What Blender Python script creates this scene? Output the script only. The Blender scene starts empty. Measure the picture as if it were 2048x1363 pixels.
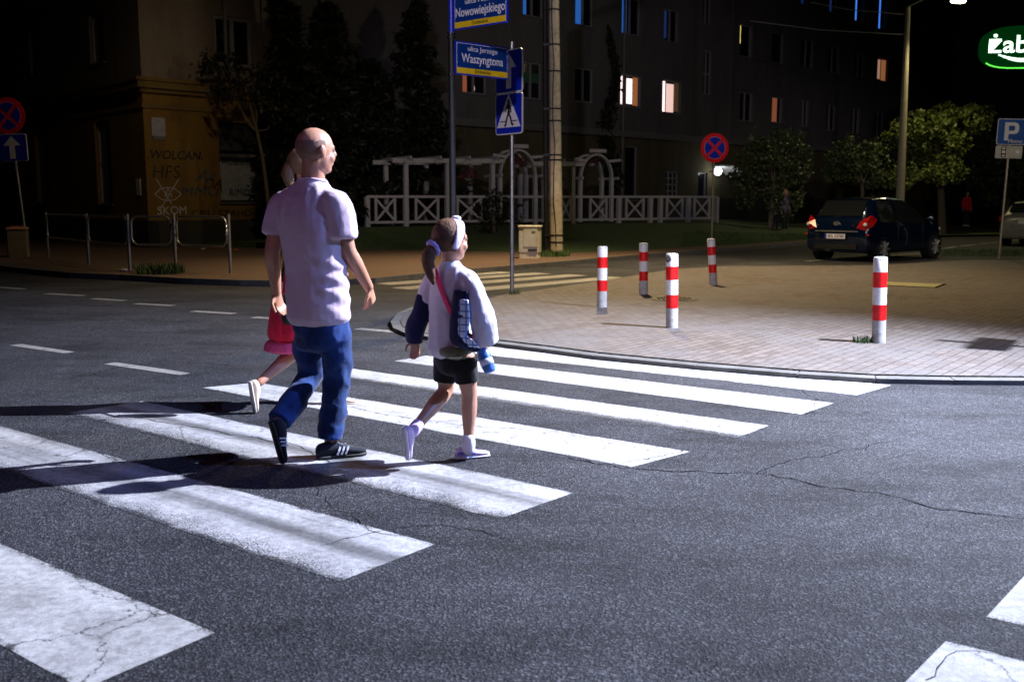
import bpy, bmesh, math, random
from mathutils import Vector, Matrix, noise
random.seed(7)
SC = bpy.context.scene
COL = SC.collection
R = math.radians
# ---------------------------------------------------------------- camera model (measured from the photograph)
FPX, CX, CY = 1991.0, 1024.0, 681.5
PITCH = math.atan(273.5/FPX)
CAMZ = 1.39
SP, CP = math.sin(PITCH), math.cos(PITCH)
def ray(px, py):
    u = (px-CX)/FPX; v = (CY-py)/FPX
    return Vector((u, CP+v*SP, -SP+v*CP))
def P(px, py, Y):
    d = ray(px, py); k = Y/d.y
    return Vector((d.x*k, Y, CAMZ+d.z*k))
def G(px, py, z=0.0):
    d = ray(px, py); k = (z-CAMZ)/d.z
    return Vector((d.x*k, d.y*k, z))
# ---------------------------------------------------------------- object helpers
def tag(o, label=None, cat=None, group=None, kind=None):
    if label: o['label'] = label
    if cat: o['category'] = cat
    if group: o['group'] = group
    if kind: o['kind'] = kind
    return o
def empty(name, loc, label=None, cat=None, group=None, rz=0.0):
    o = bpy.data.objects.new(name, None); COL.objects.link(o)
    o.empty_display_size = 0.2
    o.location = loc; o.rotation_euler = (0, 0, rz)
    return tag(o, label, cat, group)
def copy_tree(o, parent=None):
    c = o.copy(); COL.objects.link(c); c.parent = parent
    for ch in list(o.children): copy_tree(ch, c)
    return c
def setlab(o, label):
    o['label'] = label
def frame_of(d, ref=Vector((0, 0, 1))):
    d = d.normalized()
    if abs(d.dot(ref)) > 0.95: ref = Vector((1, 0, 0))
    a = d.cross(ref).normalized(); b = a.cross(d).normalized()
    return a, b
def catmull(p0, p1, p2, p3, t):
    return 0.5*((2*p1)+(p2-p0)*t+(2*p0-5*p1+4*p2-p3)*t*t+(3*p1-p0-3*p2+p3)*t*t*t)
class MB:
    def __init__(s): s.v = []; s.f = []; s.uv = None
    def poly(s, pts):
        b = len(s.v); s.v += [Vector(p) for p in pts]; s.f.append(tuple(range(b, b+len(pts)))); return s
    def box(s, c, size, rz=0.0, M=None):
        sx, sy, sz = [k/2 for k in size]; b = len(s.v)
        m = M if M is not None else Matrix.Rotation(rz, 3, 'Z')
        c = Vector(c)
        for z in (-sz, sz):
            for x, y in ((-sx, -sy), (sx, -sy), (sx, sy), (-sx, sy)):
                s.v.append(c+m @ Vector((x, y, z)))
        for f in ((3, 2, 1, 0), (4, 5, 6, 7), (0, 1, 5, 4), (1, 2, 6, 5), (2, 3, 7, 6), (3, 0, 4, 7)):
            s.f.append(tuple(b+i for i in f))
        return s
    def bbox(s, c, size, bev=0.01, rz=0.0):            # box with chamfered vertical edges
        x, y, z = [k/2 for k in size]; k = bev
        out = [(-x+k, -y), (x-k, -y), (x, -y+k), (x, y-k), (x-k, y), (-x+k, y), (-x, y-k), (-x, -y+k)]
        m = Matrix.Rotation(rz, 3, 'Z'); c = Vector(c); b = len(s.v)
        for sc_, zz in ((1, -z), (1, z-k), (0.5, z)):
            for (px, py) in out:
                if sc_ != 1: px, py = px*(x-k)/x, py*(y-k)/y
                s.v.append(c+m @ Vector((px, py, zz)))
        n = 8
        s.f.append(tuple(b+i for i in reversed(range(n))))
        for r_ in range(2):
            for i in range(n): s.f.append((b+r_*n+i, b+r_*n+(i+1) % n, b+(r_+1)*n+(i+1) % n, b+(r_+1)*n+i))
        s.f.append(tuple(b+2*n+i for i in range(n)))
        return s
    def bar(s, p0, p1, w, t, up=Vector((0, 0, 1))):      # square bar from p0 to p1
        p0 = Vector(p0); p1 = Vector(p1); d = p1-p0
        a, b_ = frame_of(d, up); b = len(s.v)
        for p in (p0, p1):
            for i, j in ((-1, -1), (1, -1), (1, 1), (-1, 1)): s.v.append(p+a*(w/2*i)+b_*(t/2*j))
        for f in ((3, 2, 1, 0), (4, 5, 6, 7), (0, 1, 5, 4), (1, 2, 6, 5), (2, 3, 7, 6), (3, 0, 4, 7)):
            s.f.append(tuple(b+i for i in f))
        return s
    def secs(s, S, n=14, sub=3, cap=0.5):                # S: list of (centre, avec, bvec)
        S = [(Vector(c), Vector(a), Vector(b)) for c, a, b in S]
        T = []
        for i in range(len(S)-1):
            q = [S[max(i-1, 0)], S[i], S[i+1], S[min(i+2, len(S)-1)]]
            for k in range(sub):
                t = k/sub; T.append(tuple(catmull(q[0][j], q[1][j], q[2][j], q[3][j], t) for j in range(3)))
        T.append(S[-1])
        if cap > 0:
            def caps(e, nx):
                d = (e[0]-nx[0]).normalized(); r = min(e[1].length, e[2].length)*cap
                return [(e[0]+d*r*math.sin(a), e[1]*max(math.cos(a), .2), e[2]*max(math.cos(a), .2)) for a in (R(75), R(50), R(25))]
            T = caps(T[0], T[1])+T+list(reversed(caps(T[-1], T[-2])))
        b = len(s.v)
        for c, a, bb in T:
            for i in range(n):
                w = 2*math.pi*i/n; s.v.append(c+a*math.cos(w)+bb*math.sin(w))
        m = len(T)
        for r_ in range(m-1):
            for i in range(n): s.f.append((b+r_*n+i, b+r_*n+(i+1) % n, b+(r_+1)*n+(i+1) % n, b+(r_+1)*n+i))
        s.f.append(tuple(b+i for i in reversed(range(n)))); s.f.append(tuple(b+(m-1)*n+i for i in range(n)))
        return s
    def limb(s, pts, n=12, sub=3, cap=0.8, flat=1.0, ref=Vector((0, 0, 1))):
        pts = [(Vector(p), r) for p, r in pts]; S = []; a = None
        for i, (p, r) in enumerate(pts):
            d = (pts[min(i+1, len(pts)-1)][0]-pts[max(i-1, 0)][0]).normalized()
            if a is None: a, b = frame_of(d, ref)
            else:
                a = (a-d*a.dot(d)).normalized(); b = a.cross(d).normalized()
            S.append((p, a*r, b*r*flat))
        return s.secs(S, n, sub, cap)
    def cyl(s, p0, p1, r0, r1=None, n=16):
        r1 = r0 if r1 is None else r1
        p0 = Vector(p0); p1 = Vector(p1); a, b = frame_of(p1-p0)
        return s.secs([(p0, a*r0, b*r0), (p1, a*r1, b*r1)], n, 1, 0)
    def tube(s, pts, r, n=8):
        return s.limb([(p, r) for p in pts], n, 1, 0)
    def ell(s, c, a, b, d, n=14, m=9):                   # ellipsoid, axis vectors
        c = Vector(c); a = Vector(a); b = Vector(b); d = Vector(d); k = len(s.v)
        for j in range(1, m):
            th = math.pi*j/m
            for i in range(n):
                w = 2*math.pi*i/n
                s.v.append(c+(a*math.cos(w)+b*math.sin(w))*math.sin(th)+d*math.cos(th))
        t = len(s.v); s.v += [c+d, c-d]
        for j in range(m-2):
            for i in range(n): s.f.append((k+j*n+i, k+(j+1)*n+i, k+(j+1)*n+(i+1) % n, k+j*n+(i+1) % n))
        for i in range(n):
            s.f.append((t, k+i, k+(i+1) % n)); s.f.append((t+1, k+(m-2)*n+(i+1) % n, k+(m-2)*n+i))
        return s
    def prism(s, outline, y0, y1, M=None):               # outline in local x,z ; extruded along y
        n = len(outline); b = len(s.v)
        for y in (y0, y1):
            for x, z in outline: s.v.append(Vector((x, y, z)))
        s.f.append(tuple(b+i for i in range(n))); s.f.append(tuple(b+n+i for i in reversed(range(n))))
        for i in range(n): s.f.append((b+i, b+n+i, b+n+(i+1) % n, b+(i+1) % n))
        if M is not None:
            for i in range(b, len(s.v)): s.v[i] = M @ s.v[i]
        return s
    def slab(s, pts, z0, z1):                            # horizontal outline extruded upward
        n = len(pts); b = len(s.v)
        for z in (z0, z1):
            for p in pts: s.v.append(Vector((p[0], p[1], z)))
        s.f.append(tuple(b+n+i for i in range(n))); s.f.append(tuple(b+i for i in reversed(range(n))))
        for i in range(n): s.f.append((b+i, b+(i+1) % n, b+n+(i+1) % n, b+n+i))
        return s
    def xf(s, M):
        s.v = [M @ v for v in s.v]; return s
    def mesh(s, name='m'):
        me = bpy.data.meshes.new(name); me.from_pydata([tuple(v) for v in s.v], [], s.f); me.update(); return me
    def build(s, name, mat, parent=None, world=False, smooth=False, label=None, remesh=0, relax=0, disp=None, fix=True, **kw):
        if world and parent is not None:
            o_ = parent.location; s.v = [v-o_ for v in s.v]
        me = s.mesh(name)
        if remesh:
            t = bpy.data.objects.new('tmp', me); COL.objects.link(t)
            md = t.modifiers.new('r', 'REMESH'); md.mode = 'VOXEL'; md.voxel_size = remesh
            dg = bpy.context.evaluated_depsgraph_get(); dg.update()
            me2 = bpy.data.meshes.new_from_object(t.evaluated_get(dg)); me2.name = name
            bpy.data.objects.remove(t); me = me2; fix = False
            bm = bmesh.new(); bm.from_mesh(me)
            for _ in range(relax): bmesh.ops.smooth_vert(bm, verts=bm.verts, factor=0.5, use_axis_x=True, use_axis_y=True, use_axis_z=True)
            if disp:
                bm.normal_update()
                off = parent.location if parent is not None else Vector((0, 0, 0))
                for v, d in [(v, disp(v.co+off if world else v.co, v.normal)) for v in bm.verts]: v.co += v.normal*d
            bm.to_mesh(me); bm.free()
        if fix:
            bm = bmesh.new(); bm.from_mesh(me); bmesh.ops.recalc_face_normals(bm, faces=bm.faces); bm.to_mesh(me); bm.free()
        if smooth:
            for p in me.polygons: p.use_smooth = True
            if smooth == 'auto':
                try:
                    me.set_sharp_from_angle(angle=R(35))
                except Exception: pass
        if isinstance(mat, (list, tuple)):
            for m in mat: me.materials.append(m)
        elif mat: me.materials.append(mat)
        o = bpy.data.objects.new(name, me); COL.objects.link(o)
        if parent is not None: o.parent = parent
        return tag(o, label, **kw)
def wtext(s, size, mat, name, parent, M, shear=0.0, sx=1.0, ext=0.0015, align='CENTER', bold=0.0, label=None, fit=None):
    cu = bpy.data.curves.new('t', 'FONT'); cu.body = s; cu.size = size; cu.align_x = align; cu.align_y = 'CENTER'
    cu.extrude = ext; cu.shear = shear; cu.offset = bold; cu.resolution_u = 4
    t = bpy.data.objects.new('t', cu); COL.objects.link(t)
    dg = bpy.context.evaluated_depsgraph_get(); dg.update()
    me = bpy.data.meshes.new_from_object(t.evaluated_get(dg)); bpy.data.objects.remove(t)
    me.name = name
    if fit:
        xs = [v.co.x for v in me.vertices]; sx = fit/(max(xs)-min(xs))
    me.transform(M @ Matrix.Rotation(R(90), 4, 'X') @ Matrix.Diagonal((sx, 1, 1, 1)))
    me.materials.clear(); me.materials.append(mat)
    o = bpy.data.objects.new(name, me); COL.objects.link(o); o.parent = parent
    if label: o['label'] = label
    return o
# ---------------------------------------------------------------- materials
MATS = {}
def newmat(name):
    m = bpy.data.materials.new(name); m.use_nodes = True; nt = m.node_tree
    return m, nt, nt.nodes['Principled BSDF']
def N(nt, t, **kw):
    n = nt.nodes.new(t)
    for k, v in kw.items():
        if k in n.inputs: n.inputs[k].default_value = v
        else: setattr(n, k, v)
    return n
def ramp(nt, fac, stops):
    r = nt.nodes.new('ShaderNodeValToRGB'); nt.links.new(fac, r.inputs[0])
    e = r.color_ramp.elements
    while len(e) < len(stops): e.new(0.5)
    for i, (p, c) in enumerate(stops):
        e[i].position = p; e[i].color = (c, c, c, 1) if isinstance(c, (int, float)) else (*c, 1)
    return r.outputs[0]
def mixc(nt, fac, a, b, mode='MIX'):
    m = nt.nodes.new('ShaderNodeMix'); m.data_type = 'RGBA'; m.blend_type = mode
    for i, x in ((0, fac), (6, a), (7, b)):
        if isinstance(x, (int, float)): m.inputs[i].default_value = x
        elif isinstance(x, tuple): m.inputs[i].default_value = (*x, 1)
        else: nt.links.new(x, m.inputs[i])
    return m.outputs[2]
def mth(nt, op, a, b=0.0, c=None):
    m = nt.nodes.new('ShaderNodeMath'); m.operation = op
    for i, x in enumerate((a, b) if c is None else (a, b, c)):
        if isinstance(x, (int, float)): m.inputs[i].default_value = x
        else: nt.links.new(x, m.inputs[i])
    return m.outputs[0]
def coords(nt, scale=(1, 1, 1), rot=(0, 0, 0), src='Object'):
    tc = nt.nodes.new('ShaderNodeTexCoord'); mp = nt.nodes.new('ShaderNodeMapping')
    mp.inputs['Scale'].default_value = scale; mp.inputs['Rotation'].default_value = rot
    nt.links.new(tc.outputs[src], mp.inputs[0]); return mp.outputs[0]
def tex(nt, kind, co, out=0, **kw):
    n = N(nt, kind, **kw); nt.links.new(co, n.inputs['Vector']); return n.outputs[out]
def bump(nt, h, b, strength=0.3, dist=0.01):
    n = N(nt, 'ShaderNodeBump'); n.inputs['Strength'].default_value = strength; n.inputs['Distance'].default_value = dist
    nt.links.new(h, n.inputs['Height']); nt.links.new(n.outputs[0], b.inputs['Normal']); return n
def mat(name, col, rough=0.6, metal=0.0, var=0.15, vs=6.0, bs=0.0, bscale=40.0, spec=0.5, coat=0.0, dirt=None, trans=0.0):
    if name in MATS: return MATS[name]
    m, nt, b = newmat(name); co = coords(nt)
    n = tex(nt, 'ShaderNodeTexNoise', co, Scale=vs, Detail=6.0, Roughness=0.65)
    dark = tuple(c*(1-var) for c in col); lite = tuple(min(1, c*(1+var)) for c in col)
    c = ramp(nt, n, [(0.3, dark), (0.7, lite)])
    if dirt:
        n2 = tex(nt, 'ShaderNodeTexNoise', co, Scale=vs*3.1, Detail=8.0, Roughness=0.7)
        c = mixc(nt, ramp(nt, n2, [(0.5, 0.0), (0.72, 0.8)]), c, dirt)
    nt.links.new(c, b.inputs['Base Color'])
    nt.links.new(mth(nt, 'MULTIPLY_ADD', n, 0.2, rough-0.1), b.inputs['Roughness'])
    b.inputs['Metallic'].default_value = metal; b.inputs['Specular IOR Level'].default_value = spec
    b.inputs['Coat Weight'].default_value = coat
    if bs: bump(nt, tex(nt, 'ShaderNodeTexNoise', co, Scale=bscale, Detail=5.0), b, bs, 0.01)
    MATS[name] = m; return m
def emit(name, col, strength):
    m, nt, b = newmat(name); b.inputs['Base Color'].default_value = (*[c*0.6 for c in col], 1)
    b.inputs['Emission Color'].default_value = (*col, 1); b.inputs['Emission Strength'].default_value = strength
    b.inputs['Roughness'].default_value = 0.7; b.inputs['Specular IOR Level'].default_value = 0.0
    return m
def asphalt_nodes(nt):
    co = coords(nt)
    v = tex(nt, 'ShaderNodeTexVoronoi', co, out=1, Scale=120.0)          # colour of each stone
    sep = N(nt, 'ShaderNodeSeparateColor'); nt.links.new(v, sep.inputs[0])
    grain = ramp(nt, sep.outputs[0], [(0.0, (0.005, 0.005, 0.006)), (0.5, (0.025, 0.026, 0.030)), (0.8, (0.066, 0.068, 0.078)), (1.0, (0.20, 0.20, 0.22))])
    fine = tex(nt, 'ShaderNodeTexNoise', co, Scale=150.0, Detail=2.0)
    c = mixc(nt, 0.55, grain, ramp(nt, fine, [(0.39, (0.005, 0.005, 0.006)), (0.61, (0.075, 0.077, 0.086))]))
    big = tex(nt, 'ShaderNodeTexNoise', co, Scale=0.55, Detail=7.0, Roughness=0.6)
    c = mixc(nt, 1.0, c, ramp(nt, big, [(0.32, 0.6), (0.7, 1.3)]), 'MULTIPLY')
    mid = tex(nt, 'ShaderNodeTexNoise', co, Scale=7.0, Detail=6.0, Roughness=0.75)
    c = mixc(nt, 1.0, c, ramp(nt, mid, [(0.3, 0.8), (0.75, 1.15)]), 'MULTIPLY')
    st_ = tex(nt, 'ShaderNodeTexNoise', coords(nt, (0.5, 1.4, 1), (0, 0, R(33))), Scale=1.6, Detail=9.0, Roughness=0.7)
    c = mixc(nt, 1.0, c, ramp(nt, st_, [(0.36, 0.62), (0.5, 1.0), (0.68, 1.12)]), 'MULTIPLY')
    h = tex(nt, 'ShaderNodeTexVoronoi', co, out=0, Scale=120.0)
    return co, c, h
def mat_asphalt():
    m, nt, b = newmat('asphalt'); co, c, h = asphalt_nodes(nt)
    nt.links.new(c, b.inputs['Base Color']); b.inputs['Roughness'].default_value = 0.72
    b.inputs['Specular IOR Level'].default_value = 0.12
    bump(nt, h, b, 0.8, 0.005); return m
def wrp(nt, co):
    w = tex(nt, 'ShaderNodeTexNoise', co, out=1, Scale=6.0, Detail=6.0, Roughness=0.7)
    a = nt.nodes.new('ShaderNodeVectorMath'); a.operation = 'MULTIPLY_ADD'
    nt.links.new(w, a.inputs[0]); a.inputs[1].default_value = (0.22, 0.22, 0); nt.links.new(co, a.inputs[2]); return a.outputs[0]
def mat_paint(name, wear=0.35, edge=0.25, tint=(0.50, 0.50, 0.49), streak=0.5, lopsided=0.0):
    m, nt, b = newmat(name); co, c, h = asphalt_nodes(nt)
    uvn = nt.nodes.new('ShaderNodeTexCoord'); sp = N(nt, 'ShaderNodeSeparateXYZ'); nt.links.new(uvn.outputs['UV'], sp.inputs[0])
    U, V = sp.outputs[0], sp.outputs[1]                     # U metres along, V 0..1 across
    n1 = tex(nt, 'ShaderNodeTexNoise', co, Scale=115.0, Detail=3.0, Roughness=0.8)
    n2 = tex(nt, 'ShaderNodeTexNoise', co, Scale=4.0, Detail=6.0, Roughness=0.7)
    d = mth(nt, 'MINIMUM', V, mth(nt, 'SUBTRACT', 1.0, V))
    ed = mth(nt, 'SUBTRACT', 1.0, mth(nt, 'DIVIDE', d, 0.07)); ed = mth(nt, 'MAXIMUM', ed, 0.0)
    lop = mth(nt, 'MAXIMUM', mth(nt, 'MULTIPLY', mth(nt, 'SUBTRACT', V, 0.62), lopsided), 0.0)
    w = mth(nt, 'ADD', mth(nt, 'MULTIPLY', mth(nt, 'MULTIPLY', ed, edge*3.2), mth(nt, 'MAXIMUM', mth(nt, 'SUBTRACT', n2, 0.32), 0.0)), mth(nt, 'MULTIPLY', n2, wear))
    w = mth(nt, 'ADD', w, lop)
    mask = mth(nt, 'SUBTRACT', mth(nt, 'ADD', w, n1), 0.77)
    mask = mth(nt, 'MULTIPLY', mask, 7.0)
    cl = N(nt, 'ShaderNodeClamp'); nt.links.new(mask, cl.inputs[0]); mask = cl.outputs[0]
    cb = N(nt, 'ShaderNodeCombineXYZ'); nt.links.new(mth(nt, 'MULTIPLY', U, 0.12), cb.inputs[0]); nt.links.new(mth(nt, 'MULTIPLY', V, 3.2), cb.inputs[1])
    st = tex(nt, 'ShaderNodeTexNoise', cb.outputs[0], Scale=1.0, Detail=3.0, Roughness=0.5)
    s2 = tex(nt, 'ShaderNodeTexNoise', co, Scale=28.0, Detail=7.0, Roughness=0.7)
    pc = mixc(nt, 1.0, tint, ramp(nt, st, [(0.36, 1.0-streak), (0.56, 1.0)]), 'MULTIPLY')
    pc = mixc(nt, 1.0, pc, ramp(nt, s2, [(0.33, 0.6), (0.6, 1.0)]), 'MULTIPLY')
    crk = tex(nt, 'ShaderNodeTexVoronoi', wrp(nt, co), out=0, Scale=2.2, feature='DISTANCE_TO_EDGE')
    cmk = mth(nt, 'MAXIMUM', ramp(nt, crk, [(0.003, 0.12), (0.009, 1.0)]), ramp(nt, tex(nt, 'ShaderNodeTexNoise', co, Scale=1.1, Detail=2.0), [(0.52, 1.0), (0.56, 0.0)]))
    pc = mixc(nt, 1.0, pc, cmk, 'MULTIPLY')
    blot = tex(nt, 'ShaderNodeTexNoise', co, Scale=1.7, Detail=9.0, Roughness=0.75)
    pc = mixc(nt, 1.0, pc, ramp(nt, blot, [(0.36, 0.62), (0.55, 1.0)]), 'MULTIPLY')
    nt.links.new(mixc(nt, mask, pc, c), b.inputs['Base Color'])
    b.inputs['Roughness'].default_value = 0.6; b.inputs['Specular IOR Level'].default_value = 0.3
    hh = mth(nt, 'ADD', mth(nt, 'MULTIPLY', h, mth(nt, 'MULTIPLY_ADD', mask, 0.8, 0.25)), mth(nt, 'MULTIPLY', mask, -0.3))
    bump(nt, hh, b, 0.6, 0.004); return m
def mat_pavers(name, c1, c2, c3, rot, mort=(0.035, 0.03, 0.025)):
    m, nt, b = newmat(name); co = coords(nt, rot=(0, 0, rot))
    co2 = coords(nt)
    warp = tex(nt, 'ShaderNodeTexNoise', co2, out=1, Scale=3.0, Detail=3.0)
    br = N(nt, 'ShaderNodeTexBrick'); br.offset = 0.5
    ad = nt.nodes.new('ShaderNodeVectorMath'); ad.operation = 'MULTIPLY_ADD'
    nt.links.new(warp, ad.inputs[0]); ad.inputs[1].default_value = (0.012, 0.012, 0); nt.links.new(co, ad.inputs[2])
    nt.links.new(ad.outputs[0], br.inputs['Vector'])
    for k, v in (('Color1', c1), ('Color2', c2), ('Mortar', mort)): br.inputs[k].default_value = (*v, 1)
    br.inputs['Scale'].default_value = 1.0; br.inputs['Brick Width'].default_value = 0.20; br.inputs['Row Height'].default_value = 0.10
    br.inputs['Mortar Size'].default_value = 0.006; br.inputs['Mortar Smooth'].default_value = 0.3; br.inputs['Bias'].default_value = 0.0
    big = tex(nt, 'ShaderNodeTexNoise', co2, Scale=0.8, Detail=6.0, Roughness=0.65)
    c = mixc(nt, ramp(nt, big, [(0.38, 0.0), (0.62, 0.85)]), br.outputs[0], c3)
    jn = tex(nt, 'ShaderNodeTexNoise', co2, Scale=2.6, Detail=7.0, Roughness=0.7)
    c = mixc(nt, mth(nt, 'MULTIPLY', br.outputs[1], ramp(nt, jn, [(0.42, 0.15), (0.6, 1.0)])), c, mort)
    f = tex(nt, 'ShaderNodeTexNoise', co2, Scale=45.0, Detail=6.0, Roughness=0.8)
    c = mixc(nt, 1.0, c, ramp(nt, f, [(0.3, 0.6), (0.7, 1.25)]), 'MULTIPLY')
    nt.links.new(c, b.inputs['Base Color']); b.inputs['Roughness'].default_value = 0.75; b.inputs['Specular IOR Level'].default_value = 0.3
    h = mth(nt, 'ADD', mth(nt, 'MULTIPLY', br.outputs[1], -1.0), mth(nt, 'MULTIPLY', f, 0.5))
    bump(nt, h, b, 0.6, 0.006); return m
def mat_leaf(name, c1, c2):
    m, nt, b = newmat(name); co = coords(nt)
    n = tex(nt, 'ShaderNodeTexNoise', co, Scale=3.5, Detail=4.0)
    n2 = tex(nt, 'ShaderNodeTexWhiteNoise', coords(nt, (7, 7, 7)), out=0)
    nt.links.new(mixc(nt, 0.3, ramp(nt, n, [(0.35, c1), (0.65, c2)]), c2), b.inputs['Base Color'])
    b.inputs['Roughness'].default_value = 0.55; b.inputs['Specular IOR Level'].default_value = 0.4
    b.inputs['Transmission Weight'].default_value = 0.0
    b.inputs['Subsurface Weight'].default_value = 0.0
    return m
def mat_wall(name, col, stain, bs=0.3):
    m, nt, b = newmat(name); co = coords(nt)
    n = tex(nt, 'ShaderNodeTexNoise', coords(nt, (1, 1, 0.25)), Scale=1.3, Detail=8.0, Roughness=0.65)
    f = tex(nt, 'ShaderNodeTexNoise', co, Scale=30.0, Detail=6.0)
    c = mixc(nt, ramp(nt, n, [(0.42, 0.0), (0.72, 1.0)]), col, stain)
    c = mixc(nt, 1.0, c, ramp(nt, f, [(0.3, 0.8), (0.7, 1.1)]), 'MULTIPLY')
    nt.links.new(c, b.inputs['Base Color']); b.inputs['Roughness'].default_value = 0.9; b.inputs['Specular IOR Level'].default_value = 0.2
    bump(nt, f, b, bs, 0.01); return m
def mat_fabric(name, col, var=0.12, scale=5.0, rough=0.85, weave=900.0):
    m, nt, b = newmat(name); co = coords(nt)
    n = tex(nt, 'ShaderNodeTexNoise', co, Scale=scale, Detail=6.0)
    w = tex(nt, 'ShaderNodeTexNoise', co, Scale=weave/4, Detail=2.0)
    c = ramp(nt, n, [(0.3, tuple(k*(1-var) for k in col)), (0.7, tuple(min(1, k*(1+var)) for k in col))])
    nt.links.new(c, b.inputs['Base Color']); b.inputs['Roughness'].default_value = rough
    b.inputs['Specular IOR Level'].default_value = 0.2; b.inputs['Sheen Weight'].default_value = 0.15
    bump(nt, mth(nt, 'ADD', w, mth(nt, 'MULTIPLY', tex(nt, 'ShaderNodeTexNoise', coords(nt, (1, 1, 0.4)), Scale=11.0, Detail=5.0, Distortion=0.8), 5.0)), b, 0.32, 0.007); return m
def mat_skin(name, col):
    m, nt, b = newmat(name); co = coords(nt)
    n = tex(nt, 'ShaderNodeTexNoise', co, Scale=9.0, Detail=5.0)
    c = ramp(nt, n, [(0.3, tuple(k*0.85 for k in col)), (0.7, col)])
    nt.links.new(c, b.inputs['Base Color']); b.inputs['Roughness'].default_value = 0.45
    b.inputs['Subsurface Weight'].default_value = 0.15; b.inputs['Subsurface Radius'].default_value = (0.02, 0.008, 0.004)
    bump(nt, tex(nt, 'ShaderNodeTexNoise', co, Scale=120.0, Detail=3.0), b, 0.15, 0.003)
    return m
def mat_glass(name, col=(0.008, 0.009, 0.012), rough=0.06):
    m, nt, b = newmat(name); b.inputs['Base Color'].default_value = (*col, 1)
    n = tex(nt, 'ShaderNodeTexNoise', coords(nt), Scale=1.5, Detail=3.0)
    nt.links.new(mth(nt, 'MULTIPLY_ADD', n, 0.08, rough), b.inputs['Roughness'])
    b.inputs['Specular IOR Level'].default_value = 0.8; return m
M_ASPH = mat_asphalt()
M_PAINT = mat_paint('zebra_paint', 0.32, 0.26, streak=0.2)
M_PAINT2 = mat_paint('zebra_paint_speckled', 0.34, 0.24, streak=0.15, lopsided=1.1)
M_PAINT3 = mat_paint('zebra_paint_scuffed', 0.35, 0.28, tint=(0.46, 0.46, 0.47), streak=0.65, lopsided=0.55)
M_LINE = mat_paint('lane_paint', 0.42, 0.30, tint=(0.36, 0.35, 0.33), streak=0.3)
M_PAVE = mat_pavers('brick_pavers', (0.085, 0.066, 0.056), (0.145, 0.118, 0.102), (0.120, 0.112, 0.110), R(128), (0.025, 0.021, 0.019))
M_PAVEF = mat_pavers('far_pavers', (0.12, 0.065, 0.045), (0.15, 0.09, 0.06), (0.10, 0.075, 0.058), R(25))
M_KERB = mat('kerb_concrete', (0.10, 0.097, 0.092), 0.85, var=0.3, bs=0.4)
M_CONC = mat('pole_concrete', (0.50, 0.45, 0.36), 0.85, var=0.15, vs=3.0, bs=0.5, dirt=(0.2, 0.17, 0.12))
M_GALV = mat('galvanised_steel', (0.42, 0.43, 0.44), 0.42, 0.85, var=0.2, vs=20)
M_DARKM = mat('dark_steel', (0.03, 0.03, 0.033), 0.5, 0.6)
M_CRACK = mat('crack_dark', (0.008, 0.008, 0.008), 1.0, spec=0.0)
M_GRASS = mat('grass_blades', (0.035, 0.075, 0.014), 0.7, var=0.5, vs=15)
M_LAWN = mat('lawn', (0.03, 0.055, 0.012), 0.9, var=0.5, vs=9, bs=1.0, bscale=70)
M_WHITEW = mat('white_painted_wood', (0.36, 0.35, 0.36), 0.6, var=0.08, dirt=(0.22, 0.21, 0.20))
M_GLASS = mat_glass('window_glass')
M_FRAME = mat('window_frame', (0.22, 0.21, 0.24), 0.4, var=0.05)
M_BARK = mat('bark', (0.10, 0.075, 0.05), 0.95, var=0.4, vs=20, bs=0.8)
M_BLACK = mat('black_rubber', (0.012, 0.012, 0.013), 0.75, var=0.3)
# ================================================================ SETTING: ground
def uvquad(name, q, z, mt, step=0.5, label=None):
    """q = near-left, near-right, far-right, far-left ground points; U = metres along, V = 0 far .. 1 near"""
    nl, nr, fr, fl = [Vector((p[0], p[1], 0)) for p in q]
    n = max(1, int((nr-nl).length/step)); L = (nr-nl).length
    vs = []; fs = []
    for i in range(n+1):
        t = i/n
        a = nl.lerp(nr, t); b = fl.lerp(fr, t)
        w = 0.012*noise.noise(Vector((a.x*5, a.y*5, 3))); w2 = 0.012*noise.noise(Vector((b.x*5, b.y*5, 7)))
        d = (b-a).normalized()
        a = a+d*w; b = b+d*w2; a.z = z; b.z = z; vs += [a, b]
    for i in range(n): fs.append((2*i, 2*i+2, 2*i+3, 2*i+1))
    me = bpy.data.meshes.new(name); me.from_pydata([tuple(v) for v in vs], [], fs)
    uv = me.uv_layers.new(name='UVMap')
    for p in me.polygons:
        for li in p.loop_indices:
            vi = me.loops[li].vertex_index
            uv.data[li].uv = (L*(vi//2)/n+nl.x*3.7, 1.0 if vi % 2 == 0 else 0.0)
    me.materials.append(mt)
    o = bpy.data.objects.new(name, me); COL.objects.link(o); o['kind'] = 'structure'
    return o
def sheet(name, pts, z, mt):
    m = MB(); m.poly([(p[0], p[1], z) for p in pts])
    me = m.mesh(name); me.materials.append(mt)
    o = bpy.data.objects.new(name, me); COL.objects.link(o)
    if me.polygons[0].normal.z < 0: me.flip_normals()
    o['kind'] = 'structure'; return o
m = MB(); n = 24                                                   # the road: one big asphalt sheet
sheet('road', [(-160, -40), (160, -40), (160, 260), (-160, 260)], 0.0, M_ASPH)
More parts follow.
